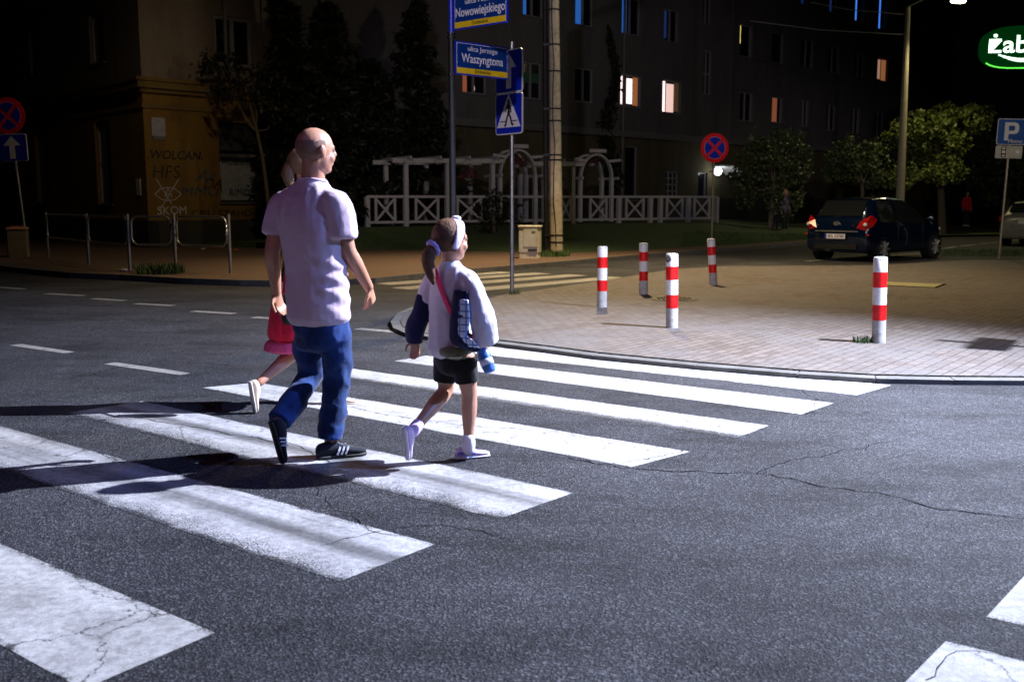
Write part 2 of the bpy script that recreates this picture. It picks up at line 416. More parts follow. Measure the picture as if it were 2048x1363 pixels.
# main crossing bars
def q(*pp): return [G(x, y) for x, y in pp]
B = {}
B[1] = q((940, 706), (1714, 790), (1783, 770), (985, 692))
B[2] = q((788, 722), (1603, 828), (1668, 806), (852, 711))
B[3] = q((628, 747), (1472, 876), (1537, 851), (692, 735))
B[4] = q((404, 775), (1262, 934), (1380, 903), (516, 765))
B[5] = q((130, 826), (1000, 1037), (1147, 985), (285, 802))
L5n = B[5][0]-B[5][1]; L5f = B[5][3]-B[5][2]
nr, fr = q((677, 1163), (870, 1088))
dn = (G(0, 938)-nr).normalized(); df = (G(0, 852)-fr).normalized()
B[6] = [nr+dn*L5n.length, nr, fr, fr+df*L5f.length]
nr, fr = q((165, 1378), (430, 1265))
B[7] = [nr+dn*L5n.length, nr, fr, fr+df*L5f.length]
mats = {1: M_PAINT, 2: mat_paint('zebra_paint_track', 0.33, 0.2, streak=0.4), 3: M_PAINT2, 4: M_PAINT, 5: M_PAINT3, 6: M_PAINT3, 7: M_PAINT}
for k in B: uvquad('road_marking', B[k], 0.0015, mats[k])
d8 = (B[7][1]-B[7][0]).normalized()
a, b_ = q((1973, 1233), (2052, 1148))
uvquad('road_marking', [a, a+d8*2.5, b_+d8*2.5, b_], 0.0015, M_PAINT)
a, b_ = q((1806, 1368), (1892, 1281))
uvquad('road_marking', [a, a+d8*2.5, b_+d8*2.5, b_], 0.0015, M_PAINT)
def line(p0, p1, w, mt=M_LINE):
    a = G(*p0); b = G(*p1); d = (b-a).normalized(); s = Vector((-d.y, d.x, 0))*w/2
    uvquad('road_marking', [a-s, b-s, b+s, a+s], 0.0015, mt)
for p0, p1 in (((-70, 569), (49, 578)), ((92, 587), (168, 591)), ((188, 597), (250, 601)), ((272, 607), (347, 611)),
               ((385, 622), (469, 627)), ((508, 634), (592, 640)), ((715, 657), (800, 664))): line(p0, p1, 0.14)
for p0, p1 in (((30, 689), (139, 705)), ((220, 726), (371, 748))): line(p0, p1, 0.12)
for p0, p1 in (((745, 561), (1015, 544)), ((764, 568), (1087, 546)), ((800, 577), (1157, 549.5)), ((860, 587), (1237, 554))): line(p0, p1, 0.5)
for p0, p1 in (((1612, 522), (1726, 514)), ((1760, 512), (1850, 506)), ((1875, 499), (1912, 493)), ((1920, 492), (1952, 488.5)), ((1960, 487.5), (1994, 484.5)), ((2010, 482), (2050, 478))): line(p0, p1, 0.16)
# cracks in the asphalt: thin jagged dark strips
def crack(pix, w=0.006, jit=0.03, step=0.05, branch=0.12, z=0.003):
    pts = [G(x, y) for x, y in pix]; out = []
    for a, b in zip(pts[:-1], pts[1:]):
        k = max(2, int((b-a).length/step))
        for i in range(k): out.append(a.lerp(b, i/k))
    out.append(pts[-1]); mb = MB()
    d0 = (pts[-1]-pts[0]).normalized(); s = Vector((-d0.y, d0.x, 0)); off = 0; pp = []
    for p in out:
        off = off*0.8+random.uniform(-jit, jit); pp.append(p+s*off)
    def strip(pl, w):
        for i in range(len(pl)-1):
            wa = w*random.uniform(0.35, 1.25)/2; wb = w*random.uniform(0.35, 1.25)/2
            d = (pl[i+1]-pl[i]).normalized(); n_ = Vector((-d.y, d.x, 0))
            a, b = pl[i], pl[i+1]
            mb.poly([(a-n_*wa).to_tuple()[:2]+(z,), (b-n_*wb).to_tuple()[:2]+(z,), (b+n_*wb).to_tuple()[:2]+(z,), (a+n_*wa).to_tuple()[:2]+(z,)])
    strip(pp, w)
    for i in range(2, len(pp)-2):
        if random.random() < branch:
            ang = random.uniform(0, 6.28); p = pp[i].copy(); br = [p]
            for _ in range(random.randint(3, 8)):
                ang += random.uniform(-0.7, 0.7); p = p+Vector((math.cos(ang), math.sin(ang), 0))*0.03; br.append(p)
            strip(br, w*0.55)
    o = mb.build('asphalt_crack', M_CRACK, fix=False); o['kind'] = 'structure'
crack([(1140, 915), (1250, 932), (1400, 938), (1520, 948), (1640, 968), (1760, 985), (1880, 1012), (2060, 1036)], 0.009, 0.03, branch=.08)
crack([(1250, 930), (1310, 915), (1378, 903)], 0.006)
crack([(1378, 936), (1420, 900), (1500, 880), (1640, 884), (1760, 920), (1900, 905), (2050, 930)], 0.0015, 0.04, branch=.05)
crack([(1520, 948), (1560, 930), (1700, 905), (1780, 880)], 0.005, 0.03)
crack([(560, 930), (640, 990), (740, 1060), (900, 1075)], 0.0035, 0.03)
crack([(150, 830), (300, 838), (430, 862), (600, 893), (660, 930)], 0.006, 0.015)
crack([(430, 780), (520, 800), (700, 815), (900, 850), (1100, 860), (1330, 905)], 0.005, 0.015)
crack([(740, 750), (900, 765), (1060, 790), (1240, 812), (1400, 850), (1530, 860)], 0.005, 0.02)
crack([(1060, 705), (1240, 730), (1420, 735), (1600, 765), (1720, 770)], 0.005, 0.02)
crack([(1600, 780), (1640, 800), (1600, 830)], 0.005, 0.02)
crack([(1850, 1360), (1890, 1310), (1950, 1300), (2050, 1320)], 0.004, 0.02)
crack([(640, 1090), (760, 1060), (880, 1050), (1030, 1080)], 0.005, 0.03)
crack([(120, 760), (330, 720), (500, 735)], 0.006, 0.04)
crack([(1380, 1350), (1600, 1290), (1790, 1330)], 0.0015, 0.04)
# near pavement island
near = [(800, 640), (806, 652), (830, 662), (870, 668), (930, 673), (1000, 680), (1100, 692), (1200, 705), (1400, 724), (1600, 740), (1750, 749), (1900, 752), (2060, 753), (2300, 756)]
far_ = [(2500, 530), (2048, 520), (1960, 519), (1870, 523), (1750, 530), (1600, 531), (1450, 532), (1350, 538), (1240, 556), (1100, 577), (1000, 590), (900, 603), (840, 612), (812, 624)]
ZP = 0.05
isl = [G(x, y, ZP) for x, y in near+far_]
sheet('pavement', isl, ZP, M_PAVE)
def kerb(pts, h, w=0.12, closed=False, name='kerb'):
    mb = MB(); c = sum(pts, Vector((0, 0, 0)))/len(pts)
    n = len(pts); outer = []
    for i, p in enumerate(pts):
        a = pts[(i-1) % n] if closed or i > 0 else p; b = pts[(i+1) % n] if closed or i < n-1 else p
        d = (b-a).normalized(); nn = Vector((d.y, -d.x, 0))
        outer.append((p, p+nn*w))
    rng = range(n if closed else n-1)
    for i in rng:
        (a, ao), (b, bo) = outer[i], outer[(i+1) % n]
        z = lambda v, k: Vector((v.x, v.y, k))
        L = (b-a).length; k = max(1, round(L/1.0))
        for j in range(k):
            t0 = j/k+0.004/max(L, .1); t1 = (j+1)/k-0.004/max(L, .1)
            p0, p1, q0, q1 = a.lerp(b, t0), a.lerp(b, t1), ao.lerp(bo, t0), ao.lerp(bo, t1)
            mb.poly([z(p0, h), z(p1, h), z(q1, h-.006), z(q0, h-.006)])
            mb.poly([z(q0, h-.006), z(q1, h-.006), z(q1, -.05), z(q0, -.05)])
            mb.poly([z(p0, -.05), z(p0, h), z(q0, h-.006), z(q0, -.05)]); mb.poly([z(p1, -.05), z(q1, -.05), z(q1, h-.006), z(p1, h)])
            mb.poly([z(p1, h), z(p0, h), z(p0, -.05), z(p1, -.05)])
    o = mb.build(name, M_KERB); o['kind'] = 'structure'; return o
kerb(isl, ZP-0.006, 0.11, closed=True)
mb = MB(); nn_ = len(near)
for i in range(4, nn_-1):
    a, b = isl[i], isl[i+1]; d = (b-a).normalized(); s_ = Vector((d.y, -d.x, 0))
    mb.poly([(a.x, a.y, ZP+.003), (b.x, b.y, ZP+.003), (b.x-s_.x*.018, b.y-s_.y*.018, ZP+.003), (a.x-s_.x*.018, a.y-s_.y*.018, ZP+.003)])
o = mb.build('kerb_joint', M_CRACK, fix=False); o['kind'] = 'structure'
# far pavement, lawn
kl = [(-500, 500), (-100, 520), (40, 536), (140, 545), (240, 549), (360, 556), (480, 560), (600, 562), (750, 556), (900, 541), (1130, 522), (1300, 507), (1500, 493), (1620, 483), (1760, 474), (1900, 464), (2100, 455)]
ZF = 0.10
KL = [G(x, y, ZF) for x, y in kl]
bk = [(2100, 451), (1900, 459), (1760, 469), (1620, 478), (1500, 487), (1400, 492), (1300, 499), (1130, 506), (1000, 503), (850, 500), (700, 498), (560, 497), (300, 490), (0, 480), (-500, 468)]
BK = [G(x, y, ZF) for x, y in bk]
sheet('far_pavement', KL+BK, ZF, M_PAVEF)
kerb(list(reversed(KL)), ZF+0.004, 0.14)
# lawn terrace rising behind the far pavement
def yfence(px):
    t = (px-735)/(1430-735); return 1/((1-t)/31.0+t/38.0)
def lawn_z(px):
    return P(px, 450-(px-735)*10/695, yfence(px)).z if px <= 1430 else 0.66-(px-1430)*0.0012
front = [(-500, 468), (0, 480), (300, 490), (560, 497), (700, 498), (850, 500), (1000, 503), (1130, 506), (1300, 499), (1400, 492), (1500, 487), (1620, 478), (1760, 469), (1900, 459), (2100, 451), (2500, 440)]
mb = MB(); rows = []
for (x, y) in front:
    f0 = G(x, y, ZF); rw = [Vector((f0.x, f0.y, ZF-0.02))]
    if x <= 480: rw += [P(x, 480, 34)*1.0, P(x, 480, 120)]; rw[1].z = .1; rw[2].z = .1
    else:
        yf = yfence(max(x, 600)) if x <= 1430 else 38+(x-1430)*.012
        a = P(x, 450, yf-1.2); a.z = max(0.15, lawn_z(max(x, 640)))-0.06 if x >= 600 else 0.3
        yb = max(yf+60, 120); b = P(x, 450, yb); b.z = a.z
        rw += [a, b]
    rows.append(rw)
NS = 10
for i in range(len(rows)-1):
    for s in range(6):
        t0, t1 = s/6, (s+1)/6
        for (r0, r1, k) in ((0, 1, 6), (1, 2, 2)):
            for j in range(k):
                def pt(t, w):
                    a = rows[i][r0].lerp(rows[i+1][r0], t); b = rows[i][r1].lerp(rows[i+1][r1], t); p = a.lerp(b, w)
                    if r0 == 0 and 0 < w < 1: p.z += 0.03*noise.noise(p*0.9)
                    return p
                mb.poly([pt(t0, j/k), pt(t1, j/k), pt(t1, (j+1)/k), pt(t0, (j+1)/k)])
o = mb.build('lawn', M_LAWN, fix=False, smooth=True); o['kind'] = 'structure'
for p in o.data.polygons: pass
def lawn_point(i0, w):
    k = int(i0); t = i0-k
    return rows[k][0].lerp(rows[k+1][0], t).lerp(rows[k][1].lerp(rows[k+1][1], t), w)
def blades(mb, c, r, n, h):
    for _ in range(n):
        a = random.uniform(0, 6.28); d = r*math.sqrt(random.random()); b = Vector((c[0]+d*math.cos(a), c[1]+d*math.sin(a), c[2]))
        w = random.uniform(0, 6.28); hh = h*random.uniform(0.5, 1.1)
        s = Vector((math.cos(w), math.sin(w), 0))*0.006*(h/0.1); l = Vector((random.uniform(-1, 1), random.uniform(-1, 1), 0))*hh*0.45
        mb.poly([b-s, b+s, b+l*.4+s*.7+Vector((0, 0, hh*.6)), b+l+Vector((0, 0, hh))])
mb = MB()
for _ in range(2600):
    i0 = random.uniform(8.6, 12.5); w = random.random()**1.6*0.6
    p = lawn_point(i0, w); blades(mb, p, 0.15, 5, 0.09)
o = mb.build('grass', M_GRASS, fix=False); tag(o, kind='stuff', label='lit fringe of green grass along the far kerb', cat='grass')
# ================================================================ buildings
C0 = P(297, 442, 30.0); C0.z = 0
UR = Vector((math.sin(R(46.7)), math.cos(R(46.7)), 0)); NR = Vector((UR.y, -UR.x, 0))       # facing the camera (right face)
UL = Vector((-math.sin(R(43.3)), math.cos(R(43.3)), 0)); NL = Vector((-UL.y, UL.x, 0))
if NR.y > 0: NR = -NR
if NL.y > 0: NL = -NL
def fp(px, py, O, U, Nn):
    d = ray(px, py); o = Vector((0, 0, CAMZ)); k = (O-o).dot(Nn)/d.dot(Nn); p = o+d*k
    return (p-O).dot(U), p.z
M_YEL = mat_wall('ochre_plaster', (0.21, 0.125, 0.03), (0.11, 0.065, 0.02))
M_BEI = mat_wall('beige_plaster', (0.20, 0.165, 0.13), (0.13, 0.10, 0.08))
M_GRY = mat_wall('grey_plaster', (0.12, 0.113, 0.118), (0.085, 0.08, 0.085))
M_PLI = mat_wall('dark_plinth', (0.05, 0.05, 0.045), (0.03, 0.03, 0.03))
M_COR = mat_wall('cornice_plaster', (0.17, 0.115, 0.04), (0.11, 0.07, 0.02))
M_SILL = mat('sill_metal', (0.12, 0.12, 0.12), 0.6)
M_CURT = mat('curtain_dark', (0.10, 0.10, 0.12), 0.9)
def wall(O, U, Nn, t0, t1, z0, z1, ops, depth=0.16):
    mb = MB()
    ts = sorted(set([t0, t1]+[x for o in ops for x in (o[0], o[1]) if t0 < x < t1])); zs = sorted(set([z0, z1]+[x for o in ops for x in (o[2], o[3]) if z0 < x < z1]))
    pt = lambda t, z, d=0: O+U*t-Nn*d+Vector((0, 0, z))
    for i in range(len(ts)-1):
        for j in range(len(zs)-1):
            tm, zm = (ts[i]+ts[i+1])/2, (zs[j]+zs[j+1])/2
            if any(o[0] < tm < o[1] and o[2] < zm < o[3] for o in ops): continue
            mb.poly([pt(ts[i], zs[j]), pt(ts[i+1], zs[j]), pt(ts[i+1], zs[j+1]), pt(ts[i], zs[j+1])])
    for a, b, c, d in ops:
        if (a+b)/2 < t0 or (a+b)/2 > t1 or (c+d)/2 < z0 or (c+d)/2 > z1: continue
        for q0, q1 in (((a, c), (b, c)), ((b, c), (b, d)), ((b, d), (a, d)), ((a, d), (a, c))):
            mb.poly([pt(*q0), pt(*q1), pt(*q1, depth+.05), pt(*q0, depth+.05)])
    return mb
def obox(mb, O, U, Nn, t0, t1, z0, z1, d0, d1):     # box in wall frame; d positive = outward
    ang = math.atan2(U.y, U.x)
    c = O+U*((t0+t1)/2)+Nn*((d0+d1)/2)+Vector((0, 0, (z0+z1)/2))
    mb.box(c, (abs(t1-t0), abs(d1-d0), abs(z1-z0)), ang)
def window(parent, O, U, Nn, op, panes=2, lit=None, strip=None, depth=0.16, sill=True, frm=None, hang=None, wf=0.06):
    a, b, c, d = op; f = MB(); w = min(wf, (b-a)*0.12)
    for t0, t1, z0, z1 in ((a, b, c, c+w), (a, b, d-w, d), (a, a+w, c+w, d-w), (b-w, b, c+w, d-w)): obox(f, O, U, Nn, t0, t1, z0, z1, -depth, -depth+.06)
    if panes == 2:
        m_ = a+(b-a)*0.5; obox(f, O, U, Nn, m_-w*.6, m_+w*.6, c+w, d-w, -depth, -depth+.07)
    if panes == 9:
        for k in (1, 2): obox(f, O, U, Nn, a+(b-a)*k/3-.03, a+(b-a)*k/3+.03, c+w, d-w, -depth, -depth+.05)
        for k in (1, 2, 3): z_ = c+(d-c)*k/4; obox(f, O, U, Nn, a+w, b-w, z_-.03, z_+.03, -depth, -depth+.055)
    fr = f.build('window', frm or M_FRAME, parent, world=True)
    g = MB(); obox(g, O, U, Nn, a+.01, b-.01, c+.01, d-.01, -depth-.03, -depth+.005)
    g.build('pane', lit or M_GLASS, fr) if False else None
    g.v = [v-parent.location for v in g.v]; g.build('pane', lit or M_GLASS, fr)
    if sill:
        s = MB(); obox(s, O, U, Nn, a-.06, b+.06, c-.05, c-.003, -depth+.06, .07); s.v = [v-parent.location for v in s.v]; s.build('sill', M_SILL, fr)
    for (x0, x1, z0, z1, mt, nm) in (strip or []):
        s = MB(); obox(s, O, U, Nn, a+(b-a)*x0, a+(b-a)*x1, c+(d-c)*z0, c+(d-c)*z1, -depth+.008, -depth+.035); s.v = [v-parent.location for v in s.v]; s.build(nm, mt, fr)
    return fr
def ops_from(rects, O, U, Nn):
    out = []
    for x0, x1, y0, y1 in rects:
        xm, ym = (x0+x1)/2, (y0+y1)/2
        t0 = fp(x0, ym, O, U, Nn)[0]; t1 = fp(x1, ym, O, U, Nn)[0]; z1 = fp(xm, y0, O, U, Nn)[1]; z0 = fp(xm, y1, O, U, Nn)[1]
        out.append((min(t0, t1), max(t0, t1), z0, z1))
    return out
ZC = 4.95
# corner building --------------------------------------------------
bl = empty('corner_building', C0, 'ochre and beige corner building with graffiti, cornice and dark plinth behind the steel railings', 'building')
tR = fp(546, 200, C0, UR, NR)[0]
opR = ops_from([(430, 505, 35, 132), (438, 525, 246, 318), (440, 525, 302, 404)], C0, UR, NR)
opL = ops_from([(178, 208, 26, 127), (58, 80, 60, 150), (192, 222, 240, 408), (72, 96, 262, 404), (-60, -30, 90, 170), (-50, -20, 280, 408)], C0, UL, NL)
z_gf = 0.9
for (O, U, Nn, t1, ops) in ((C0, UR, NR, tR, opR), (C0, UL, NL, 28.0, opL)):
    wall(O, U, Nn, 0, t1, ZC, 17.0, ops).build('upper_wall', M_BEI, bl, world=True)
    wall(O, U, Nn, 0, t1, z_gf, ZC, ops).build('ground_floor_wall', M_YEL, bl, world=True)
    p_ = MB(); obox(p_, O, U, Nn, -0.05, t1, -0.3, z_gf, -.3, .05); p_.build('plinth', M_PLI, bl, world=True)
    c_ = MB()
    for z0, z1, d in ((ZC-.75, ZC-.62, .05), (ZC-.3, ZC-.18, .12), (ZC-.18, ZC+.02, .22), (ZC+.02, ZC+.12, .28)): obox(c_, O, U, Nn, -d, t1+.02, z0, z1, -.02, d)
    c_.build('cornice', M_COR, bl, world=True)
    for t in ([tR-.35] if U is UR else []):
        c_ = MB(); obox(c_, O, U, Nn, t, t+.34, ZC+.12, 17, -.02, .08); c_.build('pilaster', M_BEI, bl, world=True)
M_DGL = mat_glass('shop_glass', (0.05, 0.055, 0.06), 0.2)
M_PANEL = mat('pale_shutter', (0.28, 0.30, 0.31), 0.7, var=0.25, dirt=(0.1, 0.1, 0.1))
window(bl, C0, UR, NR, opR[0], 2, wf=.09)
window(bl, C0, UR, NR, opR[1], 1, lit=M_DGL, sill=False, frm=M_DARKM)
window(bl, C0, UR, NR, opR[2], 1, lit=M_PANEL, frm=M_DARKM)
for i, op in enumerate(opL): window(bl, C0, UL, NL, op, 1 if i < 2 else 2, strip=[(0, 1, .47, .52, M_FRAME, 'transom')] if i in (2, 3, 5) else None, frm=M_FRAME if i in (0, 1) else M_FRAME)
# drain pipe at the right end
c_ = MB(); c_.cyl(C0+UR*(tR*.62)+NR*.1+Vector((0, 0, ZC+.1)), C0+UR*(tR*.62)+NR*.1+Vector((0, 0, 17)), .06); c_.build('drainpipe', M_SILL, bl, world=True)
# notices and graffiti (flat on the wall)
def wallM(O, U, Nn, px, py, d=.012):
    t, z = fp(px, py, O, U, Nn); p = O+U*t+Nn*d+Vector((0, 0, z))-bl.location
    return Matrix.Translation(p) @ Matrix.Rotation(math.atan2(U.y, U.x), 4, 'Z')
M_SPRAY = mat('spray_black', (0.012, 0.012, 0.014), 0.7)
M_SPRAYW = mat('spray_white', (0.5, 0.5, 0.52), 0.7)
M_SPRAYB = mat('spray_blue', (0.03, 0.06, 0.10), 0.7)
wtext('.WOLCAN.', 0.36, M_SPRAY, 'graffiti', bl, wallM(C0, UR, NR, 350, 311), shear=.2, sx=1.0, bold=.006)
wtext('HFS', 0.55, M_SPRAY, 'graffiti', bl, wallM(C0, UR, NR, 331, 345), shear=.15, bold=-.004)
wtext('Av', 0.55, M_SPRAYB, 'graffiti', bl, wallM(C0, UR, NR, 408, 352), shear=.5)
wtext('DA', 0.45, M_SPRAY, 'graffiti', bl, wallM(C0, UR, NR, 424, 368), shear=.4)
wtext('MMU', 0.4, M_SPRAYB, 'graffiti', bl, wallM(C0, UR, NR, 398, 384), shear=.2, sx=1.4)
wtext('SK', 0.36, M_SPRAYW, 'graffiti', bl, wallM(C0, UR, NR, 326, 422), shear=.1)
wtext('OM', 0.34, M_SPRAYW, 'graffiti', bl, wallM(C0, UR, NR, 357, 421), shear=.0)
wtext('CMU SZAHO', 0.3, M_SPRAY, 'graffiti', bl, wallM(C0, UR, NR, 445, 427), sx=1.2)
wtext('ALUDRA', 0.32, M_SPRAYB, 'graffiti', bl, wallM(C0, UR, NR, 482, 322, -.09))
wtext('RIMO', 0.3, M_SPRAYB, 'graffiti', bl, wallM(C0, UR, NR, 482, 384, -.09))
gm = MB(); W = wallM(C0, UR, NR, 336, 388)
def stroke(pts, w=.022):
    for a, b in zip(pts[:-1], pts[1:]):
        gm.bar(W @ Vector((a[0], 0, a[1])), W @ Vector((b[0], 0, b[1])), w, .004, up=NR)
stroke([(-.42, 0), (-.2, .17), (0, .2), (.2, .17), (.42, 0), (.2, -.17), (0, -.2), (-.2, -.17), (-.42, 0)])
stroke([(-.12, -.1), (0, .18), (.12, -.1)]); stroke([(-.35, .45), (.1, -.3)]); stroke([(.35, .45), (-.3, -.5)]); stroke([(-.1, 0), (.1, 0)])
gm.build('graffiti', M_SPRAYW, bl)
for px, py, w, h, mt in ((316, 254, .42, .55, mat('notice_grey', (.3, .3, .36), .6)), (317, 276, .36, .12, M_SILL), (278, 374, .3, .5, mat('notice_white', (.55, .55, .55), .6))):
    O_, U_, N_ = (C0, UR, NR) if px > 299 else (C0, UL, NL)
    t, z = fp(px, py, O_, U_, N_); s = MB(); obox(s, O_, U_, N_, t-w/2, t+w/2, z-h/2, z+h/2, .003, .03); s.build('notice_plate', mt, bl, world=True)
# long apartment building ------------------------------------------
tA, tS0, tS1, tE = tR, fp(1400, 150, C0, UR, NR)[0], fp(1448, 150, C0, UR, NR)[0], 56.0
O2 = C0-NR*.35
bb = empty('apartment_building', O2+UR*tR, 'long dark grey apartment building with a few lit windows behind the white fence', 'building')
LIT1 = emit('lit_room_white', (1.0, 0.78, 0.76), 1.6); LIT2 = emit('lit_room_orange', (1.0, 0.38, 0.14), 0.22)
LIT3 = emit('lit_strip_yellow', (1.0, 0.75, 0.2), 1.4); LITB = emit('blue_pane_reflection', (0.03, 0.16, 0.6), 0.55); LITD = emit('dim_orange_room', (1.0, 0.30, 0.14), 0.16)  # the blue one is a reflection in the panes, put in as glowing colour
REFBr = emit('bright_pane_reflection', (0.06, 0.25, 0.95), 0.95)  # stronger blue pane reflection, also set as emission
rects = [
 ((925, 975, 130, 188), 2, dict(strip=[(0, .25, .05, .95, LITD, 'curtain_or_reflection'), (.5, .56, .12, .28, LIT1, 'lamp')])),
 ((1043, 1085, 124, 198), 2, dict(strip=[(.1, .9, .45, .7, mat('banner_green', (.03, .12, .06), .7), 'banner')])),
 ((1150, 1188, 136, 205), 2, {}),
 ((1241, 1281, 150, 215), 0, dict(strip=[(.03, .22, .08, .95, LIT1, 'curtain_or_reflection'), (.42, .68, .12, .9, LIT1, 'curtain_or_reflection'), (.72, .97, .08, .95, LIT2, 'inner_wall'), (.06, .6, .03, .12, M_SILL, 'inner_sill')])),
 ((1325, 1362, 161, 227), 0, dict(strip=[(.03, .24, .04, .97, LIT1, 'curtain_or_reflection'), (.32, .7, .04, .9, emit('lit_room_pink', (1, .66, .6), .85), 'curtain_or_reflection'), (.75, .97, .08, .95, emit('lit_wall_dim', (.8, .45, .2), .035), 'inner_wall')])),
 ((1480, 1506, 184, 243), 2, {}), ((1544, 1566, 194, 246), 0, dict(strip=[(.1, .62, .05, .97, LITD, 'curtain_or_reflection')])),
 ((1602, 1618, 200, 254), 2, {}), ((1653, 1672, 208, 262), 2, {}), ((1703, 1720, 215, 268), 2, {}), ((1750, 1768, 222, 274), 2, {}),
 ((1046, 1088, -35, 34), 2, dict(strip=[(.06, .25, .03, .97, LITB, 'curtain_or_reflection')])),  # blue strips from here on: pane reflections drawn as glowing strips
 ((1150, 1188, -20, 52), 2, dict(strip=[(.16, .42, .04, .97, LITB, 'curtain_or_reflection')])),
 ((1244, 1282, -5, 70), 2, dict(strip=[(.12, .34, .04, .97, LITB, 'curtain_or_reflection')])),
 ((1328, 1358, 18, 84), 2, dict(strip=[(.15, .3, .1, .93, emit('dim_pane_reflection', (.04, .1, .4), .18), 'curtain_or_reflection')])),
 ((1480, 1505, 50, 114), 0, dict(strip=[(.03, .2, .4, .98, LIT3, 'curtain_or_reflection')])),
 ((1544, 1568, 65, 127), 0, {}), ((1602, 1628, 78, 136), 2, {}), ((1656, 1680, 91, 147), 2, {}), ((1709, 1730, 102, 155), 2, {}),
 ((1755, 1776, 116, 163), 0, dict(strip=[(.05, .42, .1, .92, emit('lit_lace', (.9, .5, .35), .35), 'curtain_or_reflection'), (.55, .95, .06, .94, LIT2, 'inner_wall')])),
 ((1603, 1618, -52, 10), 0, dict(strip=[(.2, .6, .04, .97, emit('dim_pane_reflection2', (.03, .1, .5), .12), 'curtain_or_reflection')])), ((1660, 1676, -40, 26), 0, dict(strip=[(.1, .5, .04, .97, emit('dim_pane_reflection3', (.05, .1, .5), .15), 'curtain_or_reflection')])),  # faint blue reflections in the glass, painted as glow
 ((1711, 1730, -20, 44), 0, dict(strip=[(.08, .36, .03, .98, REFBr, 'curtain_or_reflection')])),
 ((1758, 1774, -5, 60), 0, dict(strip=[(.1, .42, .03, .98, REFBr, 'curtain_or_reflection')])),
 ((1407, 1424, -60, 49), 2, {}), ((1407, 1424, 100, 190), 2, dict(strip=[(0, 1, .45, .5, M_FRAME, 'transom')])),
 ((1332, 1358, 343, 395), 9, {}), ((1250, 1276, 292, 400), 1, {}), ((1396, 1414, 345, 420), 1, {}),
]
ops = ops_from([r[0] for r in rects], O2, UR, NR)
ZC2 = 4.6
wall(O2, UR, NR, tR, tE, ZC2, 19.0, ops).build('upper_wall', M_GRY, bb, world=True)
M_GF = mat_wall('dim_ochre_plaster', (0.10, 0.085, 0.05), (0.06, 0.05, 0.035))
wall(O2, UR, NR, tR, tE, 1.7, ZC2, ops).build('ground_floor_wall', M_GF, bb, world=True)
for d_, z0, z1, nm, mt in ((.05, -.3, 1.7, 'plinth', M_PLI), (.22, ZC2-.25, ZC2+.02, 'cornice', M_SILL)):
    mb = MB(); obox(mb, O2, UR, NR, tR+.02, tE, z0, z1, -.3, d_); mb.build(nm, mt, bb, world=True)
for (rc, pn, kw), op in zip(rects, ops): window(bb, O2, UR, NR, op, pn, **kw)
mb = MB(); obox(mb, O2, UR, NR, tS0-.3, tS0+.1, ZC2, 19, -.1, .12); obox(mb, O2, UR, NR, tS1+1.0, tS1+1.3, ZC2, 19, -.1, .12); mb.build('pilaster', mat_wall('pilaster_grey', (.10, .10, .095), (.08, .08, .08)), bb, world=True)
for px in (642, 1245/1.0):
    t = fp(px, 100, O2, UR, NR)[0]; mb = MB(); mb.cyl(O2+UR*t+NR*.1+Vector((0, 0, 0)), O2+UR*t+NR*.1+Vector((0, 0, 19)), .06); mb.build('drainpipe', M_SILL, bb, world=True)
mb = MB(); e_ = O2+UR*tE; mb.box(e_-NR*6+UR*.1+Vector((0, 0, 9.5)), (.2, 12, 19), math.atan2(UR.y, UR.x)); mb.build('end_wall', M_GRY, bb, world=True)
# entrance light with canopy
t, z = fp(1419, 343, O2, UR, NR); Lp = O2+UR*t+NR*.5+Vector((0, 0, z))
wl = empty('wall_lamp', Lp, 'glowing white globe lamp under a pale canopy on the dark facade', 'lamp')
MB().ell((0, 0, 0), (.2, 0, 0), (0, .2, 0), (0, 0, .2)).build('globe', emit('globe_glow', (.95, 1, 1), 9), wl, smooth=True)
MB().bar((0, 0, 0), tuple(-NR*.5), .06, .06).build('bracket', M_DARKM, wl)
cp = empty('door_canopy', Lp, 'curved white canopy lit by the globe lamp at the building entrance', 'canopy')
S = []
for i in range(9):
    a = i/8; S.append((UR*(0.1+1.3*a)+Vector((0, 0, .28-.5*a*a)), a))
mb = MB()
for i in range(8):
    p, q_ = S[i][0], S[i+1][0]; mb.poly([p-NR*.4, q_-NR*.4, q_+NR*.7, p+NR*.7]); k = Vector((0, 0, -.05)); mb.poly([p-NR*.4+k, p+NR*.7+k, q_+NR*.7+k, q_-NR*.4+k]); mb.poly([p+NR*.7, q_+NR*.7, q_+NR*.7+k, p+NR*.7+k])
mb.build('canopy_roof', mat('canopy_white', (.8, .8, .8), .5), cp)
MB().bar(tuple(UR*.2-NR*.35), tuple(UR*.9-NR*.35+Vector((0, 0, 0))), .04, .04).build('bracket', M_DARKM, cp)
